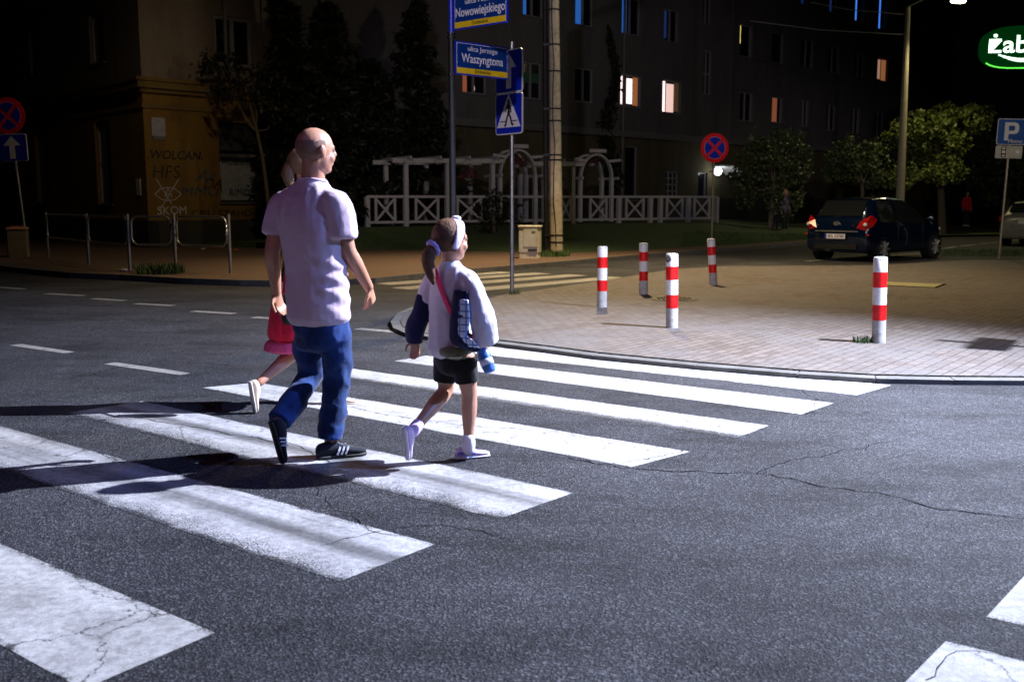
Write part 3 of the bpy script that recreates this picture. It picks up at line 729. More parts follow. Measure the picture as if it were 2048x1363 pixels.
# white fence ------------------------------------------------------
def FPt(px, py): return P(px, py, yfence(px))
def fline(px):  # base point of fence line
    p = FPt(px, 450-(px-735)*10/695); return p
fence = empty('garden_fence', fline(735), 'low white wooden fence of crossed panels along the dark lawn', 'fence')
postsx = [735, 812, 895, 985, 1070, 1145, 1237, 1300, 1320, 1376, 1432]
mb = MB(); H = .87
for top in (H, .08):
    mb.bar(fline(735)+Vector((0, 0, top)), fline(1432)+Vector((0, 0, top)), .06, .08)
mb.build('rail', M_WHITEW, fence, world=True)
for px in postsx:
    p = fline(px); MB().box(p+Vector((0, 0, H/2-.05)), (.14, .14, H+.1), R(30)).build('post', M_WHITEW, fence, world=True)
for a, b in ((752, 790), (832, 876), (915, 962), (1122, 1140), (1180, 1212), (1252, 1286), (1333, 1364), (1388, 1418)):
    pa, pb = fline(a), fline(b); mb = MB()
    mb.bar(pa+Vector((0, 0, .12)), pb+Vector((0, 0, H-.05)), .03, .07); mb.bar(pb+Vector((.0, -.02, .12)), pa+Vector((.0, -.02, H-.05)), .03, .07)
    for p in (pa, pb): mb.box(p+Vector((0, 0, H/2)), (.07, .07, H-.1), R(30))
    mb.build('crossed_panel', M_WHITEW, fence, world=True)
FD = (fline(1432)-fline(735)).normalized(); FD.z = 0; FN = Vector((FD.y, -FD.x, 0))
def pergola(pxs, ytop, label):
    pg = empty('pergola', fline(pxs[0]), label, 'pergola', 'white pergolas by the fence')
    zt = None
    tops = []
    for px in pxs:
        b = fline(px); t = FPt(px, ytop); tops.append(t)
        for k in (0, 1):
            off = -FN*(1.6*k)
            MB().box((b+t)/2+off, (.13, .13, (t-b).length), R(30)).build('post', M_WHITEW, pg, world=True)
    for k in (0, 1):
        off = -FN*(1.6*k)+FN*.09
        MB().bar(tops[0]+off-FD*.5, tops[-1]+off+FD*.4, .05, .14).build('beam', M_WHITEW, pg, world=True)
    L = (tops[-1]-tops[0]).length; n = max(2, int(L/.8))
    for i in range(n+1):
        p = tops[0].lerp(tops[-1], i/n)+Vector((0, 0, .1))
        MB().bar(p+FN*.4, p-FN*2.0, .05, .1).build('rafter', M_WHITEW, pg, world=True)
pergola([812, 895, 985], 322, 'white pergola with hanging basket behind the fence, left of the street name post')
pergola([1088, 1145], 328, 'narrow white pergola between the two arches, beside the concrete pole')
def arch(pa, pb, ytop, label):
    a, b = fline(pa), fline(pb); g = empty('garden_arch', a, label, 'arch', 'white garden arches'); D = b-a; w = D.length; D.normalize()
    zt = FPt((pa+pb)/2, ytop).z; zs = zt-w*.62
    for s_, p in ((0, a), (1, b)):
        for k in (0, 1):
            MB().box(Vector((p.x, p.y, (p.z+zs)/2))-FN*.6*k, (.12, .12, zs-p.z), R(30)).build('post', M_WHITEW, g, world=True)
    c = (a+b)/2
    for k in (0, 1):
        pts = [Vector((c.x, c.y, zs))+D*(-w/2*math.cos(t))+Vector((0, 0, (zt-zs)*math.sin(t)))-FN*.6*k for t in [math.pi*i/14 for i in range(15)]]
        mb = MB()
        for i in range(14): mb.bar(pts[i], pts[i+1], .07, .13, up=FN)
        mb.build('arch_rib', M_WHITEW, g, world=True)
    for t in [math.pi*i/8 for i in (0, 8)]:
        p = Vector((c.x, c.y, zs))+D*(-(w/2+.08)*math.cos(t))+Vector((0, 0, (zt-zs+.08)*math.sin(t)))
        MB().bar(p+FN*.3, p-FN*.9, .05, .09).build('slat', M_WHITEW, g, world=True)
    k_ = MB(); tp = Vector((c.x, c.y, zt+.12)); k_.bar(tp-D*.35+FN*.1, tp+D*.35+FN*.1, .04, .12); 
    for s_ in (-1, 1):
        q_ = Vector((c.x, c.y, zs+(zt-zs)*.72))+D*s_*w*.42+FN*.1; k_.bar(q_-D*.1*s_, q_+D*.42*s_+Vector((0, 0, .05)), .04, .09)
    k_.build('finial_board', M_WHITEW, g, world=True)
arch(1000, 1070, 300, 'white rose arch seen behind the pedestrian crossing sign post')
arch(1160, 1222, 309, 'white garden arch standing right of the concrete pole')
# hanging baskets, parasol
def basket(px, py, label, flowers=True):
    c = P(px, py, yfence(px)+.6); b = empty('hanging_basket', c, label, 'flower basket', 'white hanging flower baskets')
    MB().secs([((0, 0, -.1), (.07, 0, 0), (0, .07, 0)), ((0, 0, 0), (.16, 0, 0), (0, .16, 0))], 12, 3, 0).build('pot', M_WHITEW, b, smooth=True)
    m_ = MB()
    for _ in range(160):
        v = Vector([random.gauss(0, 1) for _ in range(3)]).normalized()*random.uniform(.15, .36); v.z = abs(v.z)*.9
        s = Vector([random.gauss(0, 1) for _ in range(3)]).normalized()*.05; t = v.cross(s).normalized()*.05
        m_.poly([v-s, v+t, v+s, v-t])
    m_.build('flowers', mat('petunia', (.09, .02, .03), .8, var=.6, vs=20), b, fix=False)
    MB().tube([(0, 0, .05), (0, 0, .8)], .008, 5).build('chain', M_DARKM, b)
basket(937, 355, 'white hanging flower basket under the left pergola'); basket(1035, 330, 'white flower basket hung in the arch behind the crossing sign'); basket(1184, 327, 'white hanging basket in the arch right of the concrete pole')
p = fline(936)-FN*1.4; pa = empty('parasol', p, 'folded dark parasol standing behind the white pergola', 'parasol')
zt = FPt(936, 270).z-p.z
MB().cyl((0, 0, 0), (0, 0, zt), .025).build('pole', M_DARKM, pa)
MB().secs([((0, 0, zt-1.5), (.2, 0, 0), (0, .2, 0)), ((0, 0, zt-.8), (.24, 0, 0), (0, .24, 0)), ((0, 0, zt-.1), (.04, 0, 0), (0, .04, 0))], 14, 4, .2).build('folded_canopy', mat_fabric('parasol_cloth', (.03, .02, .02)), pa, smooth=True)
# ================================================================ street furniture
M_RED = mat('reflective_red', (0.72, 0.004, 0.006), 0.4, var=0.18, vs=12, dirt=(.35, .01, .012))
M_WHT = mat('reflective_white', (0.74, 0.74, 0.76), 0.45, var=0.08, vs=12, dirt=(.5, .48, .46))
M_BOLC = mat('bollard_bare', (0.42, 0.42, 0.42), 0.7, var=0.25, vs=14, bs=.3, dirt=(0.2, 0.19, 0.17))
M_BLUE = mat('sign_blue', (0.008, 0.025, 0.46), 0.35, var=0.08)
M_BLUE2 = mat('parking_blue', (0.01, 0.09, 0.38), 0.35, var=0.08)
M_NAVY = mat('nameplate_blue', (0.004, 0.035, 0.20), 0.3, var=0.1)
M_SRED = mat('sign_red', (0.80, 0.008, 0.02), 0.35, var=0.06)
M_YELS = mat('nameplate_yellow', (0.75, 0.50, 0.01), 0.4, var=0.08)
M_SWHT = mat('sign_white', (0.78, 0.76, 0.80), 0.4, var=0.04)
M_SBLK = mat('sign_black', (0.008, 0.008, 0.008), 0.5)
M_BACK = mat('sign_back', (0.35, 0.35, 0.36), 0.5, 0.5)
def circ(r, n=32, cx=0, cz=0): return [(cx+r*math.cos(2*math.pi*i/n), cz+r*math.sin(2*math.pi*i/n)) for i in range(n)]
def rrect(w, h, r, cx=0, cz=0):
    out = []
    for sx, sz, a0 in ((1, 1, 0), (-1, 1, 90), (-1, -1, 180), (1, -1, 270)):
        for k in range(5):
            a = R(a0+k*22.5); out.append((cx+sx*(w/2-r)+r*math.cos(a), cz+sz*(h/2-r)+r*math.sin(a)))
    return out
bol_first = None
blabels = ['red and white bollard nearest the right edge, with grass tuft at its foot', 'red and white bollard with a round black sticker near its top',
           'leftmost red and white bollard on the brick pavement', 'slim red and white bollard behind the round drain grate', 'tilted red and white bollard in front of the round red sign post']
def bollard(px0, pyb, px1, pyt, label, lean=0.0, sticker=False):
    b = G(px0, pyb, ZP); t = P(px1, pyt, b.y); h = t.z-ZP; r = 0.066
    root = empty('bollard', b, label, 'bollard', 'red and white bollards')
    axis = Vector((t.x-b.x, 0, h)).normalized()
    bands = [(0, .27, M_BOLC, 'bare_base'), (.27, .45, M_RED, 'red_band'), (.45, .65, M_WHT, 'white_band'), (.65, .83, M_RED, 'red_band'), (.83, 1.0, M_WHT, 'white_band')]
    for a, c, mt, nm in bands:
        mb = MB(); x, y = frame_of(axis); rr = r*(1.0 if mt is not M_BOLC else .985)
        S = [(axis*(a*h), x*rr, y*rr), (axis*(c*h), x*rr, y*rr)]
        if c == 1.0: S = [(axis*(a*h), x*rr, y*rr), (axis*(c*h-.012), x*rr, y*rr), (axis*(c*h), x*rr*.9, y*rr*.9)]
        mb.secs(S, 28, 1, 0).build(nm, mt, root, smooth='auto')
    MB().secs([(axis*(h-.002), x*.05, y*.05), (axis*(h+.004), x*.045, y*.045)], 20, 1, 0).build('cap', M_BOLC, root)
    # scuffs near the rim
    mb = MB()
    for _ in range(7):
        a = random.uniform(-2.6, -.6); z = h*random.uniform(.955, .985); w = random.uniform(.05, .25)
        mb.poly([axis*z+Vector((math.cos(a), math.sin(a), 0))*(r+.0012), axis*z+Vector((math.cos(a+w), math.sin(a+w), 0))*(r+.0012), axis*(z+.006)+Vector((math.cos(a+w), math.sin(a+w), 0))*(r+.0012), axis*(z+.008)+Vector((math.cos(a), math.sin(a), 0))*(r+.0012)])
    mb.build('scuffs', M_CRACK, root, fix=False)
    if sticker:
        nrm = Vector((-.75, -.66, 0)).normalized()
        for k, (rr, mt) in enumerate(((.042, M_SBLK), (.032, M_BACK), (.026, M_SBLK))):
            mb = MB(); n = 24; vs = []
            for i in range(n):
                a = 2*math.pi*i/n; u = rr*math.cos(a); w = rr*math.sin(a); ang = math.atan2(nrm.y, nrm.x)+u/r
                vs.append(axis*(.93*h+w)+Vector((math.cos(ang), math.sin(ang), 0))*(r+.0015+k*.0012))
            mb.poly(vs).build('sticker', mt, root)
        wtext('B', .035, M_BACK, 'sticker_letter', root, Matrix.Translation(axis*(.93*h)+nrm*(r+.007)) @ Matrix.Rotation(math.atan2(nrm.y, nrm.x)+math.pi/2, 4, 'Z'))
    return root
bollard(1757, 685, 1761, 514, blabels[0]); bollard(1344, 655, 1344, 507, blabels[1], sticker=True)
bollard(1204, 614, 1205, 493, blabels[2]); bollard(1287, 588, 1287, 486, blabels[3]); bollard(1427, 570, 1422, 477, blabels[4])
# ---- sign helpers: local frame, plate faces -Y
def sign_root(name, px, py, z, yaw, label, cat, h, lean=0.0, r=.03, mt=M_GALV, group=None, tilt=0.0):
    b = G(px, py, z); s = empty(name, b, label, cat, group, R(yaw)); s.rotation_euler = (0, R(lean), R(yaw))
    MB().cyl((0, 0, -.05), (0, 0, h), r, n=18).build('pole', mt, s, smooth='auto')
    return s
def plate(root, name, outline, y, mt, th=.012, parent=None, label=None):
    return MB().prism(outline, y, y-th).build(name, mt, parent or root, label=label)
def no_stopping(root, cz, D, r=.45):
    p = plate(root, 'sign_plate', circ(r), -.05, M_SRED); p.location.z = cz
    MB().prism(circ(r-.01), -.048, -.035).build('plate_back', M_BACK, p)
    k = r*.73
    for a0 in (0, 90, 180, 270):
        w = 2.0*r*.085; pts = []
        a_in = 0
        lo, hi = R(a0-45)+math.asin(w/2/k), R(a0+45)-math.asin(w/2/k)
        pts.append((w/1.414*math.cos(R(a0)), w/1.414*math.sin(R(a0))))
        for i in range(9): a = lo+(hi-lo)*i/8; pts.append((k*math.cos(a), k*math.sin(a)))
        MB().prism([(x*1.03, z*1.03) for x, z in pts], -.062, -.0645).build('outline', mat('sign_pinkish', (.55, .35, .6), .4), p)
        cx, cz_ = .02*math.cos(R(a0)), .02*math.sin(R(a0))
        MB().prism([(x*.97+cx*.4, z*.97+cz_*.4) for x, z in pts], -.0645, -.067).build('blue_quarter', M_BLUE, p)
    return p
def arrow_plate(root, cz, w, h, r=.05):
    p = plate(root, 'sign_plate', rrect(w, h, r), -.05, M_SWHT); p.location.z = cz
    MB().prism(rrect(w-.004, h-.004, r), -.048, -.036).build('plate_back', M_BACK, p)
    MB().prism(rrect(w-.03, h-.03, r*.8), -.062, -.0645).build('blue_face', M_BLUE, p)
    a = [(-.055*w/.6, -.40*h), (.055*w/.6, -.40*h), (.055*w/.6, .08*h), (.17*w/.6, .08*h), (0, .42*h), (-.17*w/.6, .08*h), (-.055*w/.6, .08*h)]
    MB().prism(a, -.0645, -.067).build('arrow', M_SWHT, p); return p
def clamps(root, zs, r=.036):
    for z in zs: MB().box((0, -.01, z), (.1, .07, .03)).build('clamp', M_GALV, root)
# left no-stopping sign with arrow plate (leaning)
s = sign_root('road_sign', 57, 513, ZF, -6, 'leaning post at the left edge with a round no stopping disc above an arrow plate', 'road sign', 3.0, lean=-4.3)
D = s.location.y; zt = P(28, 232, D).z-s.location.z; za = P(32, 295, D).z-s.location.z
p = no_stopping(s, zt/math.cos(R(4.3)), D, .44); p2 = arrow_plate(s, za, .78, .66); p2.rotation_euler.y = R(2.5); clamps(s, (zt, za))
# centre no-stopping sign on the lawn edge
b = P(1423, 486, 33.0); 
s = sign_root('road_sign', 1423, 487, ZF, 8, 'round red and blue no stopping sign on a thin post behind the tilted bollard', 'road sign', 1, r=.03)
D = s.location.y; zt = P(1424, 296, D).z-s.location.z
for ch in list(s.children): bpy.data.objects.remove(ch)
MB().cyl((0, 0, -.05), (0, 0, zt+.4), .032, n=14).build('pole', mat('aged_pole', (.32, .29, .2), .6, .4), s, smooth='auto')
no_stopping(s, zt, D, 28.5*D/FPX); clamps(s, (zt-.2, zt+.2))
# pedestrian crossing sign with one way arrow
s = sign_root('road_sign', 1024, 582, ZP, -52, 'tall steel post with white arrow plate above the blue pedestrian crossing plate', 'road sign', 3.75, r=.032)
D = s.location.y
def zpx(x, y): return P(x, y, D).z-s.location.z
za, zc = (zpx(1018, 101)+zpx(1018, 186))/2, (zpx(1018, 187)+zpx(1018, 269))/2; hh = zpx(1018, 187)-zpx(1018, 269)
arrow_plate(s, za, .66, hh+.02)
p = plate(s, 'sign_plate', rrect(.66, hh, .05), -.05, M_SWHT); p.location.z = zc
MB().prism(rrect(.655, hh-.004, .05), -.048, -.036).build('plate_back', M_BACK, p)
MB().prism(rrect(.63, hh-.03, .04), -.062, -.0645).build('blue_face', M_BLUE, p)
MB().prism([(-.29, -.2), (.29, -.2), (0, .3)], -.0645, -.067).build('white_triangle', M_SWHT, p)
mb = MB()
def st(pts, w, y=-.0675):
    for a, b in zip(pts[:-1], pts[1:]): mb.bar((a[0], y, a[1]), (b[0], y, b[1]), w, .004, up=Vector((0, 1, 0)))
mb.prism(circ(.026, 16, 0, .185), -.0645, -.0695)
st([(0, .16), (.008, .05), (.0, .0)], .06); st([(0, .02), (-.04, -.07), (-.07, -.17), (-.10, -.175)], .034, -.068); st([(0, .02), (.05, -.06), (.085, -.165), (.12, -.16)], .034, -.0684)
st([(-.01, .14), (-.055, .08), (-.075, .03)], .022, -.0688); st([(.01, .14), (.06, .07), (.055, .01)], .022, -.0692)
st([(-.21, -.11), (-.07, -.11)], .014, -.0679); st([(.06, -.11), (.21, -.11)], .014, -.0679)
mb.build('walking_figure', M_SBLK, p, fix=True); clamps(s, (za-.2, za+.2, zc-.2, zc+.2))
# street name post
b = G(907, 604, ZP); Yn = b.y
s = empty('street_name_post', b, 'dark post carrying two blue and yellow street name plates set at an angle', 'street sign')
def zn(y): return P(908, y, Yn).z-ZP
MB().cyl((0, 0, -.05), (0, 0, zn(66)), .045, n=18).build('pole', M_DARKM, s, smooth='auto')
MB().cyl((0, 0, zn(66)), (0, 0, zn(-90)), .036, n=18).build('blue_tube', M_BLUE, s, smooth='auto')
for y in (68, 76, 150): MB().cyl((0, 0, zn(y)-.012), (0, 0, zn(y)+.012), .058, n=18).build('collar', mat('chrome', (.8, .8, .8), .15, 1.0, var=.02), s)
def nameplate(yaw, y0, y1, w, l1, l2, l3, cz=None):
    h = zn(y0)-zn(y1); cz = (zn(y0)+zn(y1))/2
    p = MB().prism(rrect(w, h, .015, w/2, 0), .014, -.014).build('name_plate', M_BLUE, s, label='blue plate reading '+l2)
    p.location = (.045, -.02, cz); p.rotation_euler.z = R(yaw)
    MB().prism([(.02, -h/2+.02), (w-.02, -h/2+.02), (w-.02, h/2-.02), (.02, h/2-.02)], -.0142, -.016).build('border', M_SWHT, p)
    MB().prism([(.026, -h/2+.095), (w-.026, -h/2+.095), (w-.026, h/2-.026), (.026, h/2-.026)], -.016, -.0175).build('name_field', M_NAVY, p)
    MB().prism([(.02, -h/2+.02), (w-.02, -h/2+.02), (w-.02, -h/2+.095), (.02, -h/2+.095)], -.016, -.018).build('district_strip', M_YELS, p)
    T = lambda x, z, y=-.0195: Matrix.Translation((x, y, z))
    wtext(l1, .095, M_SWHT, 'street_text', p, T(w/2, h/2-.085), fit=w*.045*len(l1)*.95, bold=.0)
    wtext(l2, .165, M_SWHT, 'street_text', p, T(w/2, h/2-.215), fit=w*(.92 if len(l2) > 12 else .78), bold=.001)
    wtext(l3, .066, M_SBLK, 'district_text', p, T(w/2, -h/2+.058), fit=w*.3)
nameplate(-40, -4, 62, .93, 'ulica Feliksa', 'Nowowiejskiego', 'Śródmieście')
nameplate(41, 82, 149, .93, 'ulica Jerzego', 'Waszyngtona', 'Śródmieście')
# paid parking sign
s = sign_root('road_sign', 1998, 513, ZP, -4, 'blue paid parking sign with a pale plate below, on a post at the right edge', 'road sign', 2.9, r=.032, lean=1.4, mt=mat('warm_pole', (.42, .38, .3), .45, .6))
D = s.location.y; zq = lambda y: P(2008, y, D).z-s.location.z
w = .70; h = zq(238)-zq(290); cz = (zq(238)+zq(290))/2
p = plate(s, 'sign_plate', rrect(w, h, .05), -.05, M_SWHT); p.location.z = cz; MB().prism(rrect(w-.004, h-.004, .05), -.048, -.036).build('plate_back', M_BACK, p)
MB().prism(rrect(w-.03, h-.03, .04), -.062, -.0645).build('blue_face', M_BLUE2, p)
k = h/.72
P_o = [(-.17, -.24), (-.07, -.24), (-.07, -.06), (.08, -.06), (.15, -.03), (.18, .04), (.18, .16), (.15, .23), (.08, .26), (-.17, .26)]
MB().prism([(x, z*k) for x, z in P_o], -.0645, -.067).build('letter_p', M_SWHT, p)
MB().prism([(x, z*k) for x, z in [(-.07, .03), (.05, .03), (.08, .06), (.08, .14), (.05, .17), (-.07, .17)]], -.067, -.069).build('letter_hole', M_BLUE2, p)
wtext('Płatny', .13, M_SWHT, 'text', p, Matrix.Translation((.11, -.070, -.26*k)), fit=.36, bold=.001)
h2 = zq(292)-zq(317); p = plate(s, 'lower_plate', rrect(.66, h2, .02, -.02, 0), -.05, mat('grey_plate', (.5, .48, .42), .5)); p.location.z = (zq(292)+zq(317))/2
MB().prism([(-.21, -.13), (-.09, -.13), (-.09, .13), (-.21, .13)], -.062, -.064).build('car_symbol', M_SBLK, p); MB().prism([(-.19, -.03), (-.11, -.03), (-.11, .04), (-.19, .04)], -.064, -.066).build('symbol_window', M_SWHT, p)
for z in (-.09, .09): MB().prism([(-.185, z-.02), (-.115, z-.02), (-.115, z+.02), (-.185, z+.02)], -.064, -.066).build('symbol_window', M_SWHT, p)
MB().prism([(.15, -.03), (.24, -.03), (.24, .05), (.15, .05)], -.062, -.064).build('parking_symbol', M_SWHT, p); clamps(s, (cz-.2, cz+.2))
# pedestrian crossing sign just out of frame on the right: its shadow falls on the bricks
s = empty('road_sign', (5.62, 8.80, ZP), 'pedestrian crossing sign beyond the right edge whose shadow lies on the bricks', 'road sign', rz=R(57))
MB().cyl((0, 0, -.05), (0, 0, 3.8), .03, n=16).build('pole', M_GALV, s, smooth='auto')
p = plate(s, 'sign_plate', rrect(.46, .50, .05), -.05, M_BLUE); p.location.z = 3.4; MB().prism([(-.26, -.2), (.26, -.2), (0, .26)], -.062, -.065).build('white_triangle', M_SWHT, p)
# concrete utility pole with lamp arm
b = G(1113, 505, ZF); s = empty('utility_pole', b, 'pale concrete utility pole with clamps and cables, beside the grey cabinet', 'pole')
ta = P(1108, 0, b.y); top = (ta-b)*1.28
MB().secs([((0, 0, -.1), (.18, 0, 0), (0, .18, 0)), (tuple(top*.45), (.15, 0, 0), (0, .15, 0)), (tuple(top), (.115, 0, 0), (0, .115, 0))], 10, 3, 0).build('shaft', M_CONC, s)
for py in (20, 90, 143, 218, 242, 310, 320, 470, 484):
    t = (P(1110, py, b.y).z-b.z)/top.z; c = top*t; r = .185-.06*t
    MB().cyl(c-Vector((0, 0, .02)), c+Vector((0, 0, .02)), r, n=14).build('steel_band', M_DARKM, s)
    if py in (90, 218, 310, 470): MB().box(c+Vector((-r-.07, -.05, 0)), (.16, .06, .06)).build('bracket', M_DARKM, s)
MB().tube([tuple(top*.02+Vector((-.02, -.2, 0)))]+[tuple(top*(k/12)+Vector((-.05+.03*math.sin(k*2), -.19+.005*k, 0))) for k in range(1, 13)], .014, 6).build('cable', M_BLACK, s)
MB().cyl(Vector((-.27, .02, 0)), top*.99+Vector((-.22, .02, 0)), .07, .06, n=12).build('dark_conduit', M_DARKM, s)
LW = Vector((1.9, 21.5, 9.3))
MB().tube([tuple(top*.98), tuple(top*.98+Vector((0, -1.5, .5))), tuple(LW-b)], .05, 8).build('lamp_arm', M_GALV, s)
hd = MB().secs([(LW-b+Vector((0, .5, .05)), (.06, 0, 0), (0, 0, .04)), (LW-b, (.16, 0, 0), (0, 0, .07)), (LW-b+Vector((0, -.5, 0)), (.08, 0, 0), (0, 0, .04))], 12, 3, .3).build('lamp_head', M_GALV, s, smooth=True)
MB().ell(LW-b+Vector((0, -.05, -.07)), (.12, 0, 0), (0, .3, 0), (0, 0, .06)).build('lens', emit('sodium_lens', (1, .72, .35), 30), hd, smooth=True)
# cabinet
b = G(1060, 516, ZF); s = empty('utility_cabinet', b, 'small grey electrical cabinet standing left of the concrete pole', 'cabinet', rz=R(-14))
MB().bbox((0, 0, .08), (.46, .30, .16), .01).build('base', M_CONC, s); MB().bbox((0, 0, .45), (.49, .32, .60), .01).build('body', mat('cabinet_grey', (.42, .41, .36), .6, dirt=(.25, .24, .2)), s)
MB().bbox((0, 0, .765), (.53, .36, .04), .01).build('lid', mat('cabinet_lid', (.5, .48, .42), .6), s)
MB().box((.05, -.165, .50), (.34, .012, .44)).build('door', mat('cabinet_grey2', (.4, .39, .34), .6), s); MB().box((.1, -.172, .2), (.22, .012, .05)).build('vent', M_SBLK, s); MB().box((.12, -.174, .64), (.08, .01, .03)).build('badge', mat('green_badge', (.05, .15, .05), .6), s)
# railings
posts = [(97, 515), (178, 530), (260, 540), (352, 541), (461, 546)]
PG = [G(x, y, ZF) for x, y in posts]
rl = ['first', 'second', 'third', 'fourth']
rlab = ['steel railing panel closest to the stone planter at the left edge', 'steel railing panel second from the left, in front of the corner building', 'steel railing panel third from the left, below the white graffiti', 'steel railing panel nearest to the man, at the right end of the row']
for i in range(4):
    a, b = PG[i], PG[i+1]; h = 1.1
    s = empty('railing', a, rlab[i], 'railing', 'steel guard railings along the kerb')
    d = (b-a); L = d.length; d.normalize(); u = Vector((0, 0, 1))
    ends = [a]+([b] if i == 3 else []) 
    for e in ends: MB().cyl(e+Vector((0, 0, -.05)), e+Vector((0, 0, h)), .03, n=12).build('post', M_GALV, s, world=True, smooth='auto')
    lo, hi, r = .50, h-.05, .14; g0, g1 = .07, L-.07
    pts = []
    for cx, cz, a0 in ((g1-r, hi-r, 0), (g0+r, hi-r, 90), (g0+r, lo+r, 180), (g1-r, lo+r, 270)):
        for k in range(6): an = R(a0+k*18); pts.append(a+d*(cx+r*math.cos(an))+u*(cz+r*math.sin(an)))
    pts.append(pts[0]); MB().tube(pts, .021, 8).build('loop_rail', M_GALV, s, world=True, smooth=True)
    mb = MB()
    for t in (g0-.03, g1+.03):
        for z in (lo+.2, hi-.2): mb.box(a+d*t+u*z, (.06, .02, .02), math.atan2(d.y, d.x))
    mb.build('weld_tabs', M_GALV, s, world=True)
# stone planter / litter bin at left
b = G(38, 513, ZF); s = empty('litter_bin', b, 'square concrete litter bin at the left edge beside the leaning sign post', 'litter bin', rz=R(20))
MB().bbox((0, 0, .34), (.46, .46, .68), .03).build('body', mat('bin_concrete', (.17, .14, .08), .9, bs=.5, dirt=(.15, .12, .08)), s); MB().bbox((0, 0, .70), (.5, .5, .05), .03).build('rim', mat('bin_rim', (.35, .2, .12), .8), s)
mb = MB()
for _ in range(9): mb.box((random.uniform(-.15, .15), random.uniform(-.15, .15), .74), (.08, .05, .03), random.uniform(0, 3))
mb.build('rubbish', mat('orange_litter', (.5, .12, .04), .6), s)
# drain grate, manhole slab
c = G(1348, 598, ZP); s = empty('drain_grate', c+Vector((0, 0, .004)), 'round iron drain grate set in the bricks behind the stickered bollard', 'drain grate')
mb = MB(); mb.slab([(.34*math.cos(2*math.pi*i/28), .34*math.sin(2*math.pi*i/28)) for i in range(28)], -.002, .004); mb.build('ring', mat('cast_iron', (.07, .065, .05), .7, .5, bs=.3), s)
mb = MB()
for k in range(-4, 5): w = math.sqrt(.25**2-(k*.055)**2); mb.box((k*.055, 0, .007), (.022, 2*w, .004))
mb.build('slots', M_CRACK, s)
c = G(1820, 569, ZP); s = empty('manhole_slab', c+Vector((0, 0, .004)), 'square pale concrete cover set in the bricks behind the right bollard', 'manhole cover', rz=R(-33))
MB().slab([(-.45, -.4), (.45, -.4), (.45, .4), (-.45, .4)], -.002, .003).build('cover', mat('slab_green', (.26, .25, .13), .9, bs=.4, var=.25), s); MB().slab([(-.5, -.45), (.5, -.45), (.5, .45), (-.5, .45)], -.003, .001).build('rim', M_CRACK, s)
# grass tufts
for px, py, z, r, n, h, lb in ((1724, 684, ZP, .10, 130, .07, 'small green grass tuft at the foot of the right bollard'), (1100, 512, ZF, .5, 500, .16, 'weeds around the base of the concrete pole'),
                         (1028, 588, ZP, .1, 60, .07, 'tiny weeds at the foot of the crossing sign post'), (320, 546, ZF, .45, 380, .2, 'grass clump growing at the kerb below the railings')):
    mb = MB(); c = G(px, py, z); blades(mb, c, r, n, h); o = mb.build('grass_tuft', M_GRASS, fix=False); tag(o, lb, 'grass')
mb = MB()
for _ in range(420):
    x = random.uniform(1880, 2080); y = random.uniform(500, 514); c = G(x, y, ZP); blades(mb, c, .15, 5, .09)
o = mb.build('grass', M_GRASS, fix=False); tag(o, 'grass strip under the parking sign at the right edge', 'grass', kind='stuff')
mb = MB()
for px, py in ((170, 562), (245, 541), (535, 538), (1530, 600), (1700, 610), (1290, 640), (890, 760)):
    pass
# little litter
for px, py, z, col, lb in ((247, 542, ZF, (.6, .6, .58), 'small white paper scrap on the kerb below the railings'), (406, 499, ZF, (.5, .5, .5), 'crumpled white paper on the pavement by the plinth'), (471, 501, ZF, (.6, .15, .03), 'small orange wrapper near the railing end')):
    c = G(px, py, z); mb = MB(); mb.ell((0, 0, .02), (.07, .02, 0), (-.01, .04, 0), (0, 0, .025), 7, 5)
    mb.v = [v*(1+.3*noise.noise(v*60)) for v in mb.v]; o = mb.build('litter', mat('litter_'+lb[6:11], col, .7)); o.location = c; tag(o, lb, 'litter')
# street lamp at right with tall pole
Yl = 41.0; b = P(1797, 470, Yl); b.z = .3; tp = P(1816, 14, Yl); lp = P(1917, 0, Yl-1.0)
s = empty('street_lamp', b, 'tall street lamp with a glowing head, rising behind the dark hatchback', 'street lamp')
MB().secs([((0, 0, -.3), (.19, 0, 0), (0, .19, 0)), (tuple((tp-b)*.5), (.14, 0, 0), (0, .14, 0)), (tuple(tp-b), (.09, 0, 0), (0, .09, 0))], 12, 3, 0).build('pole', mat('lamp_pole', (.26, .24, .17), .8, bs=.3), s)
MB().tube([tuple(tp-b), tuple((tp-b).lerp(lp-b, .5)+Vector((0, 0, .35))), tuple(lp-b)], .04, 8).build('arm', M_GALV, s)
hd = MB().secs([(lp-b+Vector((-.4, 0, .05)), (0, .06, 0), (0, 0, .04)), (lp-b+Vector((0, 0, .04)), (0, .15, 0), (0, 0, .07)), (lp-b+Vector((.4, 0, .05)), (0, .06, 0), (0, 0, .03))], 12, 3, .3).build('lamp_head', M_DARKM, s, smooth=True)
MB().ell(lp-b+Vector((0, 0, -.05)), (.3, 0, 0), (0, .14, 0), (0, 0, .08)).build('lens', emit('lamp_lens', (1, .85, .45), 60), hd, smooth=True)
LR = lp
# overhead cables
for (pts, lb) in (([(1620, 5, 41), (1700, 20, 41), (1816, 30, 41)], 'upper thin overhead cable near the street lamp pole'), ([(1500, 42, 41), (1640, 60, 41), (1810, 70, 41)], 'lower thin overhead cable near the street lamp pole')):
    mb = MB(); mb.tube([P(*p) for p in pts], .018, 5); o = mb.build('overhead_cable', mat('cable_grey', (.25, .25, .25), .6)); tag(o, lb, 'cable')
